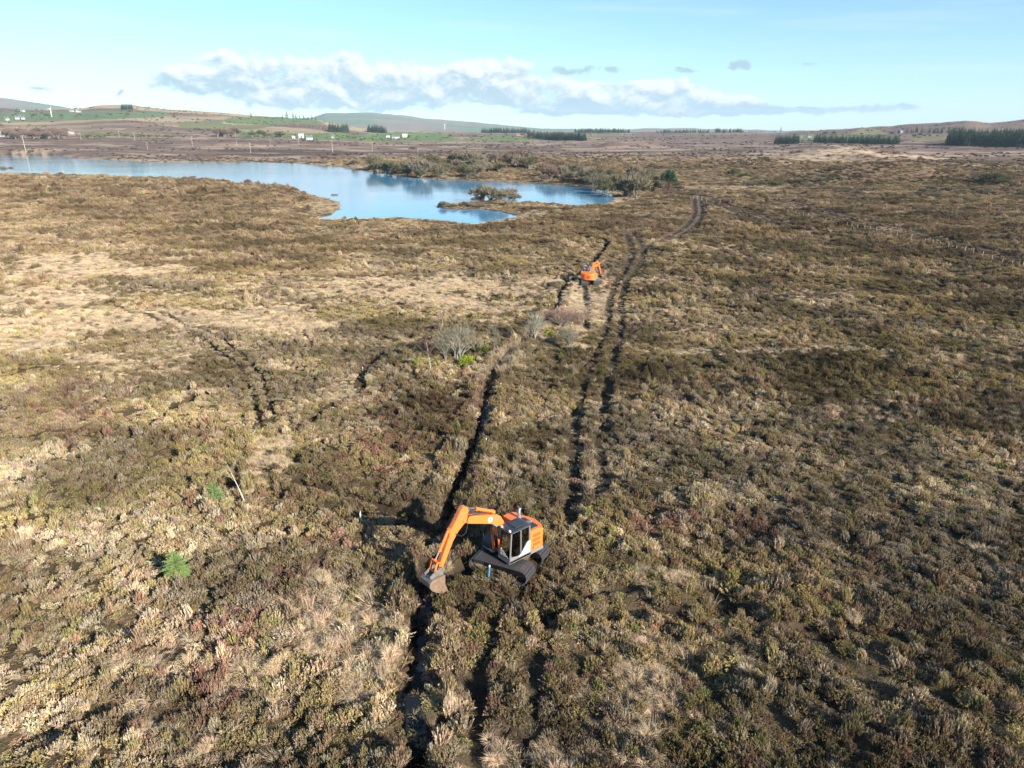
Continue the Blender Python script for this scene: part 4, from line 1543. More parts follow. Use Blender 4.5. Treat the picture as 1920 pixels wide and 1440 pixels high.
def bush_meshes(nm, seed, stems, rad, hgt, ntw, tl, tw, stem_col, twig_col, tip_up=.7, lobes=6):
    """bare many-stemmed scrub: bent stems from one foot and a haze of fine twigs in rounded lobes"""
    R_ = np.random.default_rng(seed)
    segs = []
    lob = []
    for k in range(lobes):
        a = 2 * math.pi * k / lobes + R_.uniform(-.5, .5)
        q = R_.uniform(.25, .68) * rad
        lob.append((q * math.cos(a), q * math.sin(a), hgt * R_.uniform(.42, .74), R_.uniform(.30, .46)))
    lob.append((0, 0, hgt * .7, .42))
    for k in range(stems):
        l = lob[k % len(lob)]
        tip = Vector((l[0] + R_.normal(0, .15) * rad, l[1] + R_.normal(0, .15) * rad, l[2] + R_.uniform(-.1, .2) * hgt))
        p = Vector((R_.normal(0, .05) * rad, R_.normal(0, .05) * rad, -.05))
        prev = p
        for j in range(1, 5):
            t = j / 4
            q = Vector((p.x + (tip.x - p.x) * t ** 1.3, p.y + (tip.y - p.y) * t ** 1.3, p.z + (tip.z - p.z) * t ** .85)) + Vector(R_.normal(0, .02, 3)) * rad
            r0 = .022 * hgt * (1 - .2 * (j - 1))
            segs.append((prev, q, r0, r0 * .75, tuple(np.array(stem_col) * R_.uniform(.8, 1.15))))
            prev = q
    v, f, c = limb_mesh(segs, 5)
    st = new_mesh(nm + '_stems', v, f, M_TREE, c, True)
    v, f, c = [], [], []
    for k in range(ntw):
        l = lob[R_.integers(len(lob))]
        u = R_.normal(0, 1, 3)
        u /= np.linalg.norm(u)
        if u[2] < -.5:
            u[2] *= -.4
        rr_ = R_.uniform(.3, 1.0) ** .6 * l[3]
        p = np.array([l[0] + u[0] * rr_ * rad, l[1] + u[1] * rr_ * rad, max(l[2] + u[2] * rr_ * hgt * .62, .03 * hgt)])
        d = u * np.array([1, 1, .7]) + np.array([0, 0, tip_up]) + R_.normal(0, .3, 3)
        d /= np.linalg.norm(d)
        s = np.cross(d, R_.normal(0, 1, 3))
        s /= np.linalg.norm(s)
        L, w = tl * R_.uniform(.6, 1.4), tw * R_.uniform(.6, 1.4)
        b = len(v)
        v += [tuple(p - s * w * .5), tuple(p + s * w * .5), tuple(p + d * L * .55 + s * w * .4), tuple(p + d * L), tuple(p + d * L * .55 - s * w * .4)]
        f += [(b, b + 1, b + 2, b + 4), (b + 4, b + 2, b + 3)]
        k2 = R_.uniform(.6, 1.3)
        cc = tuple(np.array(twig_col) * k2 * (1 + R_.normal(0, .05, 3)))
        c += [cc] * 5
    return st, new_mesh(nm + '_twigs', v, f, M_TREE, c)


def conifer_meshes(nm, seed, hgt, rad, tiers, per, colr, detail=1, trunk_col=(.09, .06, .04), irregular=.2, bottom=.04):
    R_ = np.random.default_rng(seed)
    T = [((0, 0, -.1), (0, 0, hgt * .55), hgt * .018, hgt * .011, trunk_col), ((0, 0, hgt * .55), (0, 0, hgt * .98), hgt * .011, hgt * .003, trunk_col)]
    v, f, c = limb_mesh(T, 6)
    tk = new_mesh(nm + '_trunk', v, f, M_TREE, c, True)
    v, f, c = [], [], []

    def blade(p, d, s, L, w, cc):
        b = len(v)
        v.extend([tuple(p - s * w * .35), tuple(p + s * w * .35), tuple(p + d * L * .5 + s * w * .5), tuple(p + d * L), tuple(p + d * L * .5 - s * w * .5)])
        f.extend([(b, b + 1, b + 2, b + 4), (b + 4, b + 2, b + 3)])
        c.extend([tuple(np.array(cc) * .9)] * 2 + [cc] + [tuple(np.array(cc) * 1.15)] + [cc])
    for i in range(tiers):
        t = i / (tiers - 1)
        z = hgt * (bottom + (.97 - bottom) * t ** .9)
        R0 = rad * (1 - t) ** .8 * (1 + R_.normal(0, irregular)) + .03 * hgt
        n = max(5, int(per * (1 - .5 * t)))
        a0 = R_.uniform(0, 6.28)
        for k in range(n):
            a = a0 + 6.283 * k / n + R_.normal(0, .15)
            L = R0 * R_.uniform(.75, 1.15)
            out = np.array([math.cos(a), math.sin(a), 0])
            d = out + np.array([0, 0, -.12 + .55 * t + R_.normal(0, .08)])
            d /= np.linalg.norm(d)
            s = np.array([-math.sin(a), math.cos(a), 0])
            k2 = R_.uniform(.7, 1.3)
            cc = tuple(np.array(colr) * k2)
            p = np.array([0, 0, z])
            if detail == 1:
                blade(p, d, s, L, L * .55, cc)
                blade(p + d * L * .3, d * .9 + np.array([0, 0, .35]), np.cross(s, d), L * .6, L * .3, cc)
            else:
                m = detail
                for j in range(m):
                    q = p + d * L * (j + .6) / m
                    w = L * (1 - .6 * j / m) * .34
                    for sg in (-1, 1):
                        dd = d * .75 + s * sg * .7 + np.array([0, 0, .18 + R_.normal(0, .1)])
                        dd /= np.linalg.norm(dd)
                        blade(q, dd, np.cross(dd, np.array([0, 0, 1.0])), w * R_.uniform(.8, 1.2), w * .30, tuple(np.array(colr) * R_.uniform(.65, 1.35)))
                    blade(q, d + np.array([0, 0, .25]), s, L / m * 1.3, L * .10, cc)
                blade(p, d, s, L, L * .10, tuple(np.array(colr) * .8))
    blade(np.array([0, 0, hgt * .9]), np.array([0, 0, 1.0]), np.array([1.0, 0, 0]), hgt * .12, hgt * .02, colr)
    return tk, new_mesh(nm + '_crown', v, f, M_TREE, c)


WHITE_BARK = (.52, .47, .40)
GREY_BARK = (.24, .23, .19)
# --- near and middle distance
me = bare_tree_meshes('birch', 3, 3.7, (.0, .02), .045, WHITE_BARK, (.16, .095, .085), 14, 10, .75, .32, .75, .011)
x, y, z = on_ground(808, 702)
tree_object('birch_tree', 'slim white-stemmed bare birch standing in front of the grey willow clump', 'tree', (x, y, z), me)
me = bare_tree_meshes('birch_b', 5, 2.9, (.0, .0), .03, WHITE_BARK, (.22, .17, .13), 10, 6, .5, .4, .9, .009)
x, y, z = on_ground(829, 618)
tree_object('birch_tree', 'thin bare birch in pale grass just behind the grey willow clump', 'tree', (x, y, z), me)
me = bare_tree_meshes('birch_c', 8, 3.0, (.05, .0), .035, (.34, .33, .26), (.26, .24, .17), 13, 10, .8, .25, .8, .010)
x, y, z = on_ground(926, 672)
tree_object('birch_tree', 'small pale bare sapling at the left edge of the ditch', 'tree', (x, y, z), me)
me = bare_tree_meshes('birch_d', 11, 3.3, (-.30, .08), .05, (.50, .43, .34), (.36, .31, .24), 5, 3, .7, .42, .8, .010)
x, y, z = on_ground(463, 952)
tree_object('birch_tree', 'leaning forked bare birch beside the smaller spruce', 'tree', (x, y, z), me)
me = bare_tree_meshes('sap', 14, 1.5, (.05, .05), .02, (.36, .32, .26), (.28, .25, .18), 9, 6, .8, .3, .6, .007)
x, y, z = on_ground(464, 1040)
tree_object('sapling', 'tiny bare sapling in the heather below the leaning birch', 'sapling', (x, y, z), me)
me = bare_tree_meshes('sap2', 15, 1.3, (.1, .0), .018, (.33, .24, .2), (.25, .14, .12), 9, 8, .9, .2, .6, .007)
x, y, z = on_ground(788, 1128)
tree_object('sapling', 'reddish bare twiggy sapling in the ditch just below the bucket', 'sapling', (x, y, z), me)

WILLOW = [bush_meshes('willow%d' % k, 200 + k, 26, 2.4, 3.4, 1500, .55, .022, GREY_BARK, (.225, .21, .155), .8) for k in range(2)]
REDSC = bush_meshes('redscrub', 210, 24, 2.4, 2.6, 1300, .55, .02, (.2, .16, .13), (.235, .165, .135), .8)
PALESC = bush_meshes('palescrub', 212, 16, 1.2, 2.6, 500, .55, .024, (.33, .32, .25), (.30, .29, .215), 1.0)


def near_bush(name, label, px, py, me, sc, rz=0.0, cat='bush'):
    x, y, z = on_ground(px, py)
    return tree_object(name, label, cat, (x, y, z), me, None, rz, sc, ('stem', 'crown'))


near_bush('willow_bush', 'large rounded grey willow clump right of the white-stemmed birch', 860, 677, WILLOW[0], (1.2, 1.1, 1.12))
near_bush('willow_bush', 'narrow pale willow between the birch and the large willow clump', 836, 674, WILLOW[1], (.42, .42, .72), 1.0)
near_bush('willow_bush', 'pale grey-green bush with upright twigs on the ditch bank', 1003, 642, PALESC, (1.15, 1.15, 1.1))
near_bush('willow_bush', 'low brown-grey scrub between the ditch and the left rut', 1066, 652, WILLOW[1], (.62, .62, .75), 2.0)
near_bush('birch_scrub', 'broad reddish bare scrub on the ditch behind the pale upright bush', 1052, 618, REDSC, (1.25, 1.0, .95))
near_bush('birch_scrub', 'reddish grey scrub half hidden behind the broad red scrub', 1085, 612, REDSC, (.7, .7, .65), 2.2)


def leafy_bush(name, label, px, py, rad, hgt, colr, n, seed, sl=.16, sw=.05, cat='bush'):
    R_ = np.random.default_rng(seed)
    v, f, c = [], [], []
    for i in range(n):
        u = R_.normal(0, 1, 3)
        u[2] = abs(u[2])
        u /= np.linalg.norm(u)
        q = R_.uniform(.55, 1.0)
        lump = .8 + .35 * math.sin(u[0] * 5 + seed) * math.sin(u[1] * 6 + 2 * seed)
        p = np.array([u[0] * rad * q * lump, u[1] * rad * q * lump, u[2] * hgt * q * lump])
        d = u + R_.normal(0, .35, 3) + np.array([0, 0, .5])
        d /= np.linalg.norm(d)
        s = np.cross(d, R_.normal(0, 1, 3))
        s /= np.linalg.norm(s)
        L, w = sl * R_.uniform(.6, 1.4), sw * R_.uniform(.6, 1.4)
        b = len(v)
        v += [tuple(p - s * w * .5), tuple(p + s * w * .5), tuple(p + d * L * .6 + s * w * .4), tuple(p + d * L), tuple(p + d * L * .6 - s * w * .4)]
        f += [(b, b + 1, b + 2, b + 4), (b + 4, b + 2, b + 3)]
        cc = tuple(np.array(colr) * R_.uniform(.6, 1.35))
        c += [cc] * 5
    crown = new_mesh(name + '_crown', v, f, M_TREE, c)
    segs = []
    for k in range(7):
        a = k * .9
        segs.append(((0, 0, -.05), (math.cos(a) * rad * .6, math.sin(a) * rad * .6, hgt * .6), .02, .01, (.12, .09, .05)))
    v, f, c = limb_mesh(segs, 4)
    stem = new_mesh(name + '_stem', v, f, M_TREE, c)
    x, y, z = on_ground(px, py)
    return tree_object(name, label, cat, (x, y, z), (stem, crown), None, 0, (1, 1, 1), ('stem', 'crown'))


leafy_bush('gorse_bush', 'bright yellow-green gorse bush at the right foot of the willow clump', 876, 682, .95, .95, (.26, .31, .035), 900, 1)
leafy_bush('gorse_bush', 'dull green gorse bush between the yellow gorse and the ditch', 908, 664, 1.1, 1.1, (.12, .14, .035), 900, 2)
leafy_bush('gorse_bush', 'small bright green bush behind the pale upright bush by the ditch', 1029, 628, .7, .6, (.27, .32, .04), 500, 3)
leafy_bush('gorse_bush', 'yellow-green low bush left of the white-stemmed birch', 780, 686, .8, .6, (.22, .24, .05), 600, 4)
leafy_bush('gorse_bush', 'small yellow-green bush between the smaller spruce and the leaning birch', 430, 950, .38, .42, (.22, .25, .06), 260, 5, .1, .035)
leafy_bush('moss_cushion', 'single vivid yellow-green cushion in the heather at the lower left', 66, 1284, .17, .16, (.42, .52, .02), 160, 6, .06, .03, 'plant')
leafy_bush('gorse_bush', 'dark olive bush left of the ditch below the yellow gorse', 700, 612, 1.0, .8, (.10, .09, .035), 600, 7)

SPR = (.20, .285, .095)
me = conifer_meshes('spruce', 31, 1.65, .70, 17, 17, SPR, 6, bottom=.05)
x, y, z = on_ground(333, 1086)
tree_object('spruce_sapling', 'larger of two bright green young spruces, alone in the heather at left', 'tree', (x, y, z), me)
me = conifer_meshes('spruce_b', 33, 1.6, .55, 12, 13, (.155, .23, .085), 5, bottom=.06)
x, y, z = on_ground(405, 942)
tree_object('spruce_sapling', 'smaller green young spruce beside the leaning birch', 'tree', (x, y, z), me)

# a dead stump, a peg, and little white marker pegs
b = MB().tube([(0, 0, -.1), (.01, .0, .3), (-.02, .01, .62), (.01, .03, .80)], [.09, .065, .05, .02], 8).tube([(0, 0, .3), (.10, .03, .55)], [.03, .012], 6)
x, y, z = on_ground(677, 982)
tag(obj('dead_stump', b.mesh('dead_stump', pmat('bleached_wood', (.42, .37, .30), .85, noise=.5)), loc=(x, y, z)), 'short bleached dead stump left of the excavator arm', 'stump')
x, y, z = on_ground(916, 1084)
rt = obj('marker_peg', MB().tube([(0, 0, -.1), (0, 0, .62)], .055, 10).tube([(0, 0, .62), (0, 0, .68)], [.055, .03], 10).mesh('peg', pmat('blue_plastic', (.05, .20, .38), .4)), loc=(x, y, z), rot=(.05, .08, 0))
tag(rt, 'short blue peg with a pale cap in the heather beside the near track', 'peg')
obj('peg_cap', MB().tube([(0, 0, .68), (0, 0, .75), (0, 0, .78)], [.045, .045, .02], 10).mesh('peg_cap', WHITEP), rt)
pegm = MB().tube([(0, 0, -.1), (0, 0, .36)], .018, 6).tube([(0, 0, .36), (0, 0, .44)], [.035, .025], 8).mesh('white_peg', WHITEP)
for (a, bb, lab) in ((680, 690, 'tiny white marker at the dark bank left of the birch'), (912, 836, 'tiny white marker on the right edge of the ditch'),
                     (939, 733, 'tiny white marker in heather right of the reedy ditch'), (367, 738, 'tiny white marker beside the dark drain at left')):
    x, y, z = on_ground(a, bb)
    tag(obj('white_marker', pegm, loc=(x, y, z)), lab, 'marker', 'white marker pegs')

# --- scrub round the lake: bigger and coarser, each bush a thing of its own
SCRUB = [bush_meshes('scrub%d' % k, 300 + k, 16, 2.8, 3.6, 1500, .8, .085, GREY_BARK, cc, .7) for k, cc in enumerate(((.195, .175, .12), (.165, .15, .09), (.225, .19, .14), (.185, .13, .105), (.135, .135, .075)))]
RB = random.Random(4)


def scrub(px, py, size, kinds, label, group, squash=1.0):
    x, y, z = on_ground(px, py)
    me = SCRUB[RB.choice(kinds)]
    s = size * RB.uniform(.8, 1.2)
    tree_object('scrub_bush', label, 'bush', (x, y, z - .1), me, group, RB.uniform(0, 6.28), (s, s, s * RB.uniform(.8, 1.1) * squash), ('stem', 'crown'))


for k in range(44):                                              # the wooded knoll on the far shore
    px = RB.uniform(700, 1010)
    top = 301 + abs(px - 860) * .06
    py = RB.uniform(top + 6, 334 if px < 900 else 330)
    if px < 760:
        py = RB.uniform(318, 328)
    scrub(px, py, RB.uniform(1.4, 2.3), [0, 1, 1, 2, 4, 4], 'grey-green willow scrub on the low knoll across the lake', 'scrub on the far knoll')
for k in range(16):
    scrub(RB.uniform(1000, 1095), RB.uniform(322, 343), RB.uniform(1.2, 1.9), [0, 2, 3, 1], 'grey-brown scrub between the knoll and the lake\'s right end', 'scrub right of the knoll')
for k in range(9):
    scrub(RB.uniform(920, 985), RB.uniform(303, 312), RB.uniform(1.2, 1.9), [3, 3, 2], 'purple-brown bare scrub behind the far knoll', 'purple scrub behind the knoll')
for k in range(26):
    px = RB.uniform(1095, 1238)
    scrub(px, RB.uniform(340, 352) if px < 1130 else RB.uniform(338, 371), RB.uniform(1.3, 2.0), [0, 2, 1, 4, 0], 'grey-green willow scrub round the right end of the lake', 'scrub at the right end of the lake')
for (a, bb, s) in ((905, 379, 1.45), (920, 378, 1.6), (938, 379, 1.4), (952, 379, 1.5), (963, 380, 1.0), (897, 381, 1.0)):
    scrub(a, bb, s, [0, 0, 2], 'rounded bare grey bush on the wooded spit in the lake', 'bushes on the lake spit', .9)
for k in range(9):
    scrub(RB.uniform(830, 905), RB.uniform(386, 391), RB.uniform(.4, .6), [0, 2, 1], 'low reedy bush on the narrow end of the spit', 'low bushes at the tip of the spit', .7)
for (a, bb, s) in ((8, 321, 1.0), (22, 320, .8), (114, 330, .7), (362, 338, .8), (465, 347, .9), (302, 333, .5), (612, 370, .4), (628, 374, .45), (466, 349, .5)):
    scrub(a, bb, s, [0, 2, 3], 'small grey bush on the near shore of the lake at left', 'bushes on the near left shore')
for k in range(16):
    px = RB.uniform(260, 720)
    scrub(px, 301 + max(0, px - 560) * .10 - RB.uniform(0, 6), RB.uniform(.6, 1.3), [0, 2, 3], 'low grey-green bush on the far shore of the lake', 'bushes along the far shore', .8)
for k in range(10):
    scrub(RB.uniform(-20, 70), RB.uniform(281, 290), RB.uniform(.8, 1.4), [0, 1, 2], 'olive bush on the far shore at the left end of the lake', 'bushes at the left end of the lake', .8)
for (a, bb, s, lab) in ((775, 284, 2.3, 'purple-brown bare tree clump alone on the moor beyond the lake'), (920, 277, 1.6, 'dark low bush alone on the moor left of the red house'),
                        (1375, 333, 1.5, 'dark green low bush on the pale slope right of the pine'), (1395, 334, 1.1, 'smaller dark bush beside the dark green low bush'),
                        (1860, 345, 1.6, 'grey bush at the right end of the green mound'), (1875, 348, 1.2, 'small grey bush right of the green mound')):
    scrub(a, bb, s, [4] if 'green' in lab or 'dark' in lab else [3], lab, None, .7)
for k in range(26):
    scrub(RB.uniform(1400, 1560), RB.uniform(342, 351), RB.uniform(.6, 1.0), [1, 4, 0], 'dark scrub along the foot of the green mound', 'scrub at the foot of the mound', .7)
for k in range(30):
    scrub(RB.uniform(1560, 1925), RB.uniform(356, 371), RB.uniform(.5, .9), [0, 2, 1], 'low grey-brown scrub in the hollow before the green mound', 'scrub in the right hand hollow', .7)
for k in range(12):
    scrub(RB.uniform(1235, 1330), RB.uniform(348, 368), RB.uniform(.5, .9), [0, 2, 3], 'low bush on rough ground beside the dark pine', 'bushes beside the pine', .7)

# --- the dark pine by the lake
me = bush_meshes('pine', 41, 9, 3.7, 9.5, 4200, .75, .12, (.10, .07, .05), (.075, .125, .065), .6, 8)
x, y, z = on_ground(1252, 364)
tree_object('pine_tree', 'single dark green rounded pine at the right end of the lake', 'tree', (x, y, z), me)

# --- conifers and broadleaved trees of the far farmland
CON = [conifer_meshes('conifer%d' % k, 50 + k, 13.0, 3.0, 12, 9, (.05, .08, .05), 1) for k in range(3)]
CONC = bpy.data.collections.new('conifer_sources')
for k, (tk, cr) in enumerate(CON):
    CONC.objects.link(bpy.data.objects.new('con%d' % k, cr))


def wood(name, label, poly, n, hpx, seed=0, depth=60):
    """a plantation that reads as one dark mass"""
    R_ = np.random.default_rng(seed)
    co = []
    x0, x1 = min(p[0] for p in poly), max(p[0] for p in poly)
    base = [on_ground(px, np.interp(px, [p[0] for p in poly], [p[1] for p in poly])) for px in np.linspace(x0, x1, 14)]
    for k in range(n):
        t = R_.uniform(0, 13)
        i = min(int(t), 12)
        fr = t - i
        bx, by = lerp(base[i][0], base[i + 1][0], fr), lerp(base[i][1], base[i + 1][1], fr)
        d = R_.uniform(0, depth)
        r_ = math.hypot(bx, by)
        co.append((bx * (1 + d / r_), by * (1 + d / r_)))
    co = np.array(co)
    zz = height(co[:, 0], co[:, 1])
    s = hpx * np.minimum(np.hypot(co[:, 0], co[:, 1]), 3200) / FPX / 13.0 * R_.uniform(.48, 1.15, n)
    o = scatter(name, np.column_stack([co, zz - .3]), np.column_stack([np.zeros((n, 2)), R_.uniform(0, 6.28, n)]), np.column_stack([s, s, s]), R_.integers(0, 3, n),
                np.ones((n, 3)), CONC)
    tag(o, label, 'wood', 'far conifer plantations', 'stuff')


wood('conifer_wood', 'dark square conifer block right of the red house', [(1028, 263), (1098, 264)], 300, 13, 1)
wood('conifer_wood', 'narrow dark conifer block between the red house and the square block', [(990, 259), (1028, 262)], 120, 13, 2)
wood('conifer_wood', 'dark conifer belt left of the red house', [(903, 249), (988, 250)], 220, 9, 3)
wood('conifer_wood', 'small dark conifer block above the green fields', [(616, 248), (653, 249)], 130, 13, 4)
wood('conifer_wood', 'small dark conifer clump right of the block above the fields', [(690, 249), (724, 250)], 110, 12, 5)
wood('conifer_wood', 'long dark plantation edge at the far right', [(1775, 273), (1930, 276)], 420, 22, 6, 90)
wood('conifer_wood', 'dark plantation in front of the olive mound', [(1525, 268), (1685, 271)], 300, 13, 7)
wood('conifer_wood', 'small dark conifer clump left of the long plantation', [(1452, 270), (1497, 270)], 140, 13, 8)
wood('conifer_wood', 'dark wooded ridge on the horizon in the middle', [(1078, 249), (1180, 249)], 260, 8, 9, 120)
wood('conifer_wood', 'dark wooded line on the horizon right of the middle', [(1230, 249), (1330, 249)], 160, 6, 10, 120)
wood('conifer_wood', 'dark wooded crest on the horizon left of the right hand hill', [(1340, 249), (1455, 248)], 170, 7, 11, 100)
wood('conifer_wood', 'dark plantation high on the left hill', [(228, 207), (250, 207)], 60, 7, 12, 80)
wood('conifer_wood', 'dark hedgerow trees above the plantation at the far right', [(1690, 250), (1925, 252)], 120, 8, 13, 60)


def lone(name, lab, px, py, hpx, kind, group=None):
    x, y, z = on_ground(px, py)
    r_ = math.hypot(x, y)
    hm = hpx * r_ / FPX
    if kind == 'con':
        me = CON[RB.randrange(3)]
        s = hm / 13.0
        tree_object(name, lab, 'tree', (x, y, z), me, group, RB.uniform(0, 6), (s, s, s))
    else:
        me = SCRUB[kind]
        s = hm / 4.0
        tree_object(name, lab, 'tree', (x, y, z), me, group, RB.uniform(0, 6), (s * 1.1, s * 1.1, s), ('trunk', 'crown'))


for (a, bb, hh) in ((538, 222, 13), (550, 223, 11), (555, 223, 9), (562, 224, 8), (570, 224, 9), (578, 225, 8), (585, 225, 9), (592, 226, 7), (530, 223, 8)):
    lone('conifer', 'dark pointed conifer in the row along the green ridge at left', a, bb, hh, 'con', 'conifers on the green ridge')
lone('conifer', 'lone dark conifer on the skyline of the left hill', 471, 220, 9, 'con')
lone('conifer', 'lone dark conifer on the skyline at the foot of the right hill', 1464, 247, 9, 'con')
lone('conifer', 'lone dark tree on the skyline of the right hill', 1672, 236, 6, 'con')
for k in range(14):
    a = RB.uniform(408, 450)
    lone('far_tree', 'purple-grey bare tree in the clump left of the green field', a, 254 + RB.uniform(0, 3), RB.uniform(8, 15), 3, 'bare trees by the green field')
for k in range(10):
    a = RB.uniform(470, 530)
    lone('far_tree', 'dark green tree in the hedge above the white farm', a, 256 + RB.uniform(0, 3), RB.uniform(6, 12), 4, 'hedge trees above the white farm')
for k in range(34):
    a = RB.uniform(12, 125)
    lone('far_tree', 'purple-brown bare tree in the belt of woodland at the far left', a, 257 + RB.uniform(-1, 4), RB.uniform(8, 14), 3, 'woodland belt at the far left')
for k in range(18):
    a = RB.uniform(150, 335)
    lone('far_tree', 'olive bush in the hedge right of the white cottage', a, 259 + RB.uniform(-1, 2), RB.uniform(3, 7), RB.choice([4, 1, 3]), 'hedge right of the cottage')
for k in range(16):
    a = RB.uniform(600, 900)
    lone('far_tree', 'small hedge tree between the green fields', a, 262 + RB.uniform(-6, 3), RB.uniform(3, 6), RB.choice([3, 1, 4]), 'hedge trees between the fields')
for k in range(14):
    a = RB.uniform(20, 330)
    lone('far_tree', 'dark tree among the hillside fields at far left', a, 216 + RB.uniform(-4, 8), RB.uniform(3, 7), 4, 'trees on the left hillside')
for k in range(12):
    a = RB.uniform(880, 1000)
    lone('far_tree', 'brown hedge tree near the red house', a, 258 + RB.uniform(-4, 5), RB.uniform(3, 7), RB.choice([3, 4]), 'hedge trees near the red house')
for k in range(14):
    a = RB.uniform(1460, 1760)
    lone('far_tree', 'green hedge tree among the farmland under the right hill', a, 260 + RB.uniform(-8, 3), RB.uniform(3, 7), 4, 'hedge trees under the right hill')

# ------------------------------------------------------------------ houses
WALLW = pmat('white_render', (.40, .39, .375), .8, noise=.1, nscale=2)
WALLR = pmat('red_brick_wall', (.34, .15, .11), .85, noise=.3, nscale=3)
ROOFG = pmat('slate_roof', (.12, .125, .14), .7, noise=.3, nscale=2)
ROOFB = pmat('blue_sheet_roof', (.36, .45, .52), .5, noise=.15, nscale=2)
ROOFL = pmat('pale_sheet_roof', (.55, .57, .58), .5, noise=.15, nscale=2)
PANE = pmat('window_pane', (.03, .04, .05), .1)
DOORM = pmat('door_paint', (.10, .06, .04), .5)


def house(name, label, px, py, wpx, dep, wall_h, ang, wall=WALLW, roof=ROOFG, cat='house', group=None, windows=True):
    x, y, z = on_ground(px, py)
    r_ = math.hypot(x, y)
    w = wpx * r_ / FPX * (1.0 if r_ < 600 else .6)
    hw, hd = w / 2, dep / 2
    rh = dep * .34
    root = obj(name, None, loc=(x, y, z - .2), rot=(0, 0, ang - math.atan2(x, y)))
    tag(root, label, cat, group)
    # walls with gables (ridge along x)
    v = [(-hw, -hd, 0), (hw, -hd, 0), (hw, hd, 0), (-hw, hd, 0), (-hw, -hd, wall_h), (hw, -hd, wall_h), (hw, hd, wall_h), (-hw, hd, wall_h), (-hw, 0, wall_h + rh), (hw, 0, wall_h + rh)]
    f = [(0, 1, 5, 4), (2, 3, 7, 6), (1, 2, 6, 9, 5), (3, 0, 4, 8, 7)]
    obj('wall', new_mesh('wall', v, f, wall), root)
    o_, t_ = .35, .16
    b = MB()
    for sg in (-1, 1):
        sl = rh / hd
        pr = [(sg * (hd + o_), wall_h - o_ * sl), (0.0, wall_h + rh), (0.0, wall_h + rh + t_), (sg * (hd + o_), wall_h - o_ * sl + t_)]
        i0 = len(b.v)
        b.v += [(-hw - .3, p[0], p[1] + .02) for p in pr] + [(hw + .3, p[0], p[1] + .02) for p in pr]
        b.f += [(i0, i0 + 1, i0 + 2, i0 + 3), (i0 + 4, i0 + 5, i0 + 6, i0 + 7)] + [(i0 + k, i0 + (k + 1) % 4, i0 + 4 + (k + 1) % 4, i0 + 4 + k) for k in range(4)]
    rf = obj('roof', b.mesh('roof', roof), root)
    if windows:
        for sx in (-1, 1):
            obj('chimney', MB().box(sx * hw * .82 - .35, sx * hw * .82 + .35, -.3, .3, wall_h + rh - .5, wall_h + rh + 1.1).mesh('chimney', wall), rf)
        n = max(2, int(w / 3.5))
        for k in range(n):
            cx = -hw + w * (k + .5) / n
            if k == n // 2:
                obj('door', MB().box(cx - .5, cx + .5, -hd - .05, -hd + .02, .25, 2.3).mesh('door', DOORM), root)
            else:
                obj('window', MB().box(cx - .55, cx + .55, -hd - .05, -hd + .02, 1.0, 2.2).mesh('window', PANE), root)
    else:
        obj('door', MB().box(-1.2, 1.2, -hd - .05, -hd + .02, .2, min(wall_h - .2, 3.2)).mesh('door', DOORM), root)
    return root


house('farmhouse', 'white farmhouse in the green field right of the middle left', 742, 260, 22, 8, 4.0, .15)
house('farm_shed', 'pale grey shed right of the white farmhouse', 759, 258, 14, 10, 4.5, .1, WALLW, ROOFL, 'shed', None, False)
house('farm_shed', 'low white shed left of the white farmhouse', 728, 259, 10, 7, 3.0, -.2, WALLW, ROOFL, 'shed', None, False)
house('farmhouse', 'long white farmhouse beside the small round pond', 580, 262, 18, 8, 3.6, .1)
house('farm_shed', 'pale sheet-roofed shed behind the long white farmhouse', 565, 259, 14, 10, 4.0, 0, WALLW, ROOFB, 'shed', None, False)
house('farm_shed', 'small white shed left of the long white farmhouse', 550, 261, 8, 6, 3.0, .3, WALLW, ROOFL, 'shed', None, False)
house('cottage', 'small white building right of the long white farmhouse', 624, 259, 8, 7, 3.0, 0)
house('house', 'white gabled house at the far left edge', 6, 256, 13, 8, 4.2, 1.0)
house('cottage', 'small white cottage beside the woodland belt', 133, 251, 9, 8, 3.4, .9)
for i, (a, bb, w_) in enumerate(((34, 224, 12), (43, 224, 8), (13, 226, 8), (43, 210, 7), (135, 210, 7), (147, 211, 9))):
    house('hillside_house', 'small white house among the fields on the left hillside', a, bb, w_, 9, 4.0, .2 * i, group='white houses on the left hillside')
house('house', 'red-brick house between the two conifer blocks in the middle', 975, 255, 22, 9, 4.5, .1, WALLR, ROOFG)
house('house', 'small white house among trees under the right hill', 1518, 258, 9, 8, 3.6, .1)
house('house', 'tiny white house left of the white house under the right hill', 1503, 258, 5, 7, 3.2, 0)
house('house', 'dark gabled house on the slope beside the olive mound', 1688, 250, 9, 8, 4.5, .8, pmat('dark_wall', (.20, .17, .17), .8), ROOFG)
house('cottage', 'tiny white house on the ridge below the row of conifers', 648, 235, 5, 8, 3.5, 0)
house('hut', 'small hut with a pale blue roof half hidden in the lakeside scrub', 1181, 342, 12, 2.4, 2.1, .1, pmat('hut_boards', (.30, .34, .36), .8), ROOFB, 'hut', None, False)

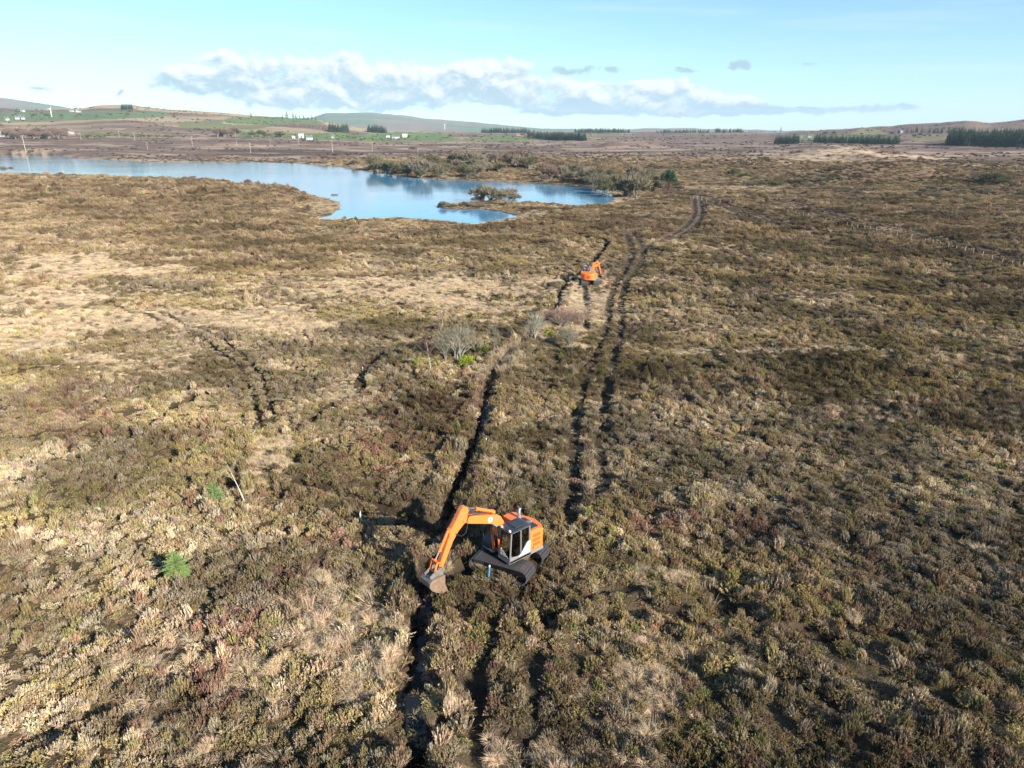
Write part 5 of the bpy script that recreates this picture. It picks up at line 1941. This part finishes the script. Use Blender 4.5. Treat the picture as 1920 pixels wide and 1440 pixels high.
# ------------------------------------------------------------------ power poles, turbines, fence posts
POLEW = pmat('weathered_pole_wood', (.33, .30, .27), .85, noise=.3)
INSUL = pmat('insulator', (.35, .33, .32), .3)
pm = MB().tube([(0, 0, -.5), (0, 0, 10.0)], [.24, .17], 8).mesh('pole', POLEW)
am = MB().box(-1.1, 1.1, -.09, .09, -.09, .09).mesh('cross_arm', POLEW)
im = MB().tube([(0, 0, .09), (0, 0, .24), (0, 0, .38)], [.06, .1, .04], 8).mesh('insulator', INSUL)
for i, (a, y0, y1) in enumerate(((48, 262, 284), (35, 243, 256), (107, 246, 255), (152, 251, 262), (253, 252, 264), (277, 270, 282), (361, 259, 274), (444, 264, 273), (470, 271, 287), (507, 264, 272),
                                 (561, 261, 274), (624, 266, 286), (698, 269, 284), (784, 282, 295), (888, 289, 299), (981, 294, 305), (1086, 303, 322), (1193, 311, 334), (44, 245, 256), (224, 248, 258))):
    x, y, z = on_ground(a, y1)
    s = (y1 - y0) * math.hypot(x, y) / FPX / 10.0
    rt = obj('power_pole', None, loc=(x, y, z), rot=(0, RB.uniform(-.03, .05), .4), scale=(s, s, s))
    tag(rt, 'weathered wooden power pole standing on the moor beyond the lake' if a < 1000 else ('power pole in the scrub left of the pine' if a > 1100 else 'power pole just left of the scrub at the lake\'s right end'),
        'pole', 'power poles beyond the lake')
    obj('pole', pm, rt)
    ca = obj('cross_arm', am, rt, (0, 0, 9.6))
    for xx in (-.95, 0, .95):
        obj('insulator', im, ca, (xx, 0, 0))

TURB = pmat('turbine_white', (.82, .82, .82), .4)
for (a, bb, hpx, lab) in ((97, 219, 13, 'white wind turbine among the fields on the left hillside'), (834, 243, 10, 'white wind turbine in front of the far blue mountain')):
    x, y, z = on_ground(a, bb)
    s = hpx * math.hypot(x, y) / FPX / 30.0
    rt = obj('wind_turbine', None, loc=(x, y, z), scale=(s, s, s))
    tag(rt, lab, 'turbine')
    obj('tower', MB().tube([(0, 0, -1), (0, 0, 24)], [1.1, .7], 12).mesh('tower', TURB), rt)
    hb = obj('nacelle', MB().box(-.8, .8, -1.6, 1.6, 23.6, 25.2).tube([(0, -1.6, 24.4), (0, -2.3, 24.4)], [.7, .3], 10).mesh('nacelle', TURB, .2), rt)
    bl = MB().prism([(-.5, 0), (.6, 0), (.75, 2.5), (.15, 11), (-.1, 11), (-.35, 2.5)], -.12, .12).mesh('blade', TURB)
    for k in range(3):
        obj('blade', bl, hb, (0, -2.0, 24.4), (0, .5 + k * 2.094, 0))

postm = MB().tube([(0, 0, -.3), (0, 0, 1.15), (.0, 0, 1.25)], [.06, .052, .02], 6).mesh('fence_post', pmat('grey_fence_wood', (.36, .34, .30), .85, noise=.3))
line = smooth_line([W(*p) for p in ((1300, 372), (1438, 390), (1560, 420), (1700, 450), (1830, 482), (1935, 506), (2000, 522))], 2)
acc, k = 0.0, 0
for (p0, p1) in zip(line[:-1], line[1:]):
    L = math.hypot(p1[0] - p0[0], p1[1] - p0[1])
    while acc < L:
        t = acc / L
        xx, yy = lerp(p0[0], p1[0], t) + RB.uniform(-.1, .1), lerp(p0[1], p1[1], t)
        if RB.random() > .12:
            o = obj('fence_post', postm, loc=(xx, yy, h1(xx, yy)), rot=(RB.uniform(-.1, .1), RB.uniform(-.1, .1), RB.uniform(0, 6)), scale=(1, 1, RB.uniform(.85, 1.15)))
            tag(o, 'thin grey fence post in the long line across the moor at right', 'post', 'fence posts across the moor')
        acc += 2.5
    acc -= L

ORD = ['first', 'second', 'third', 'fourth', 'fifth', 'sixth', 'seventh', 'eighth', 'ninth', 'tenth', 'eleventh', 'twelfth', 'thirteenth', 'fourteenth', 'fifteenth', 'sixteenth',
       'seventeenth', 'eighteenth', 'nineteenth', 'twentieth']


def number_from_left(group, text):
    g_ = sorted((o for o in COL.objects if o.get('group') == group), key=lambda o: o.location.x / o.location.y)
    for k, o in enumerate(g_):
        o['label'] = text % ORD[k]


number_from_left('power poles beyond the lake', '%s wooden power pole from the left on the moor beyond the lake')
number_from_left('conifers on the green ridge', '%s dark pointed conifer from the left in the row on the green ridge')
number_from_left('bushes on the lake spit', '%s rounded bare grey bush from the left on the wooded lake spit')
number_from_left('bushes on the near left shore', '%s small grey bush from the left on the near shore of the lake')
number_from_left('white houses on the left hillside', '%s small white house from the left on the green left hillside')

# ------------------------------------------------------------------ the hazy air
hz = obj('haze', MB().box(-11500, 11500, -400, 14000, -14, 420).mesh('haze', None))
m = bpy.data.materials.new('hazy_air')
m.use_nodes = True
m.node_tree.nodes.clear()
N = NT(m.node_tree)
pv = N.n('ShaderNodeVolumePrincipled')
pv.inputs['Color'].default_value = (.60, .82, 1.0, 1)
pv.inputs['Density'].default_value = 5.0e-5
pv.inputs['Anisotropy'].default_value = 0.0
mo = N.n('ShaderNodeOutputMaterial')
N.link(pv.outputs[0], mo.inputs['Volume'])
hz.data.materials.append(m)
tag(hz, 'thin blue haze over the far hills', 'haze', None, 'stuff')
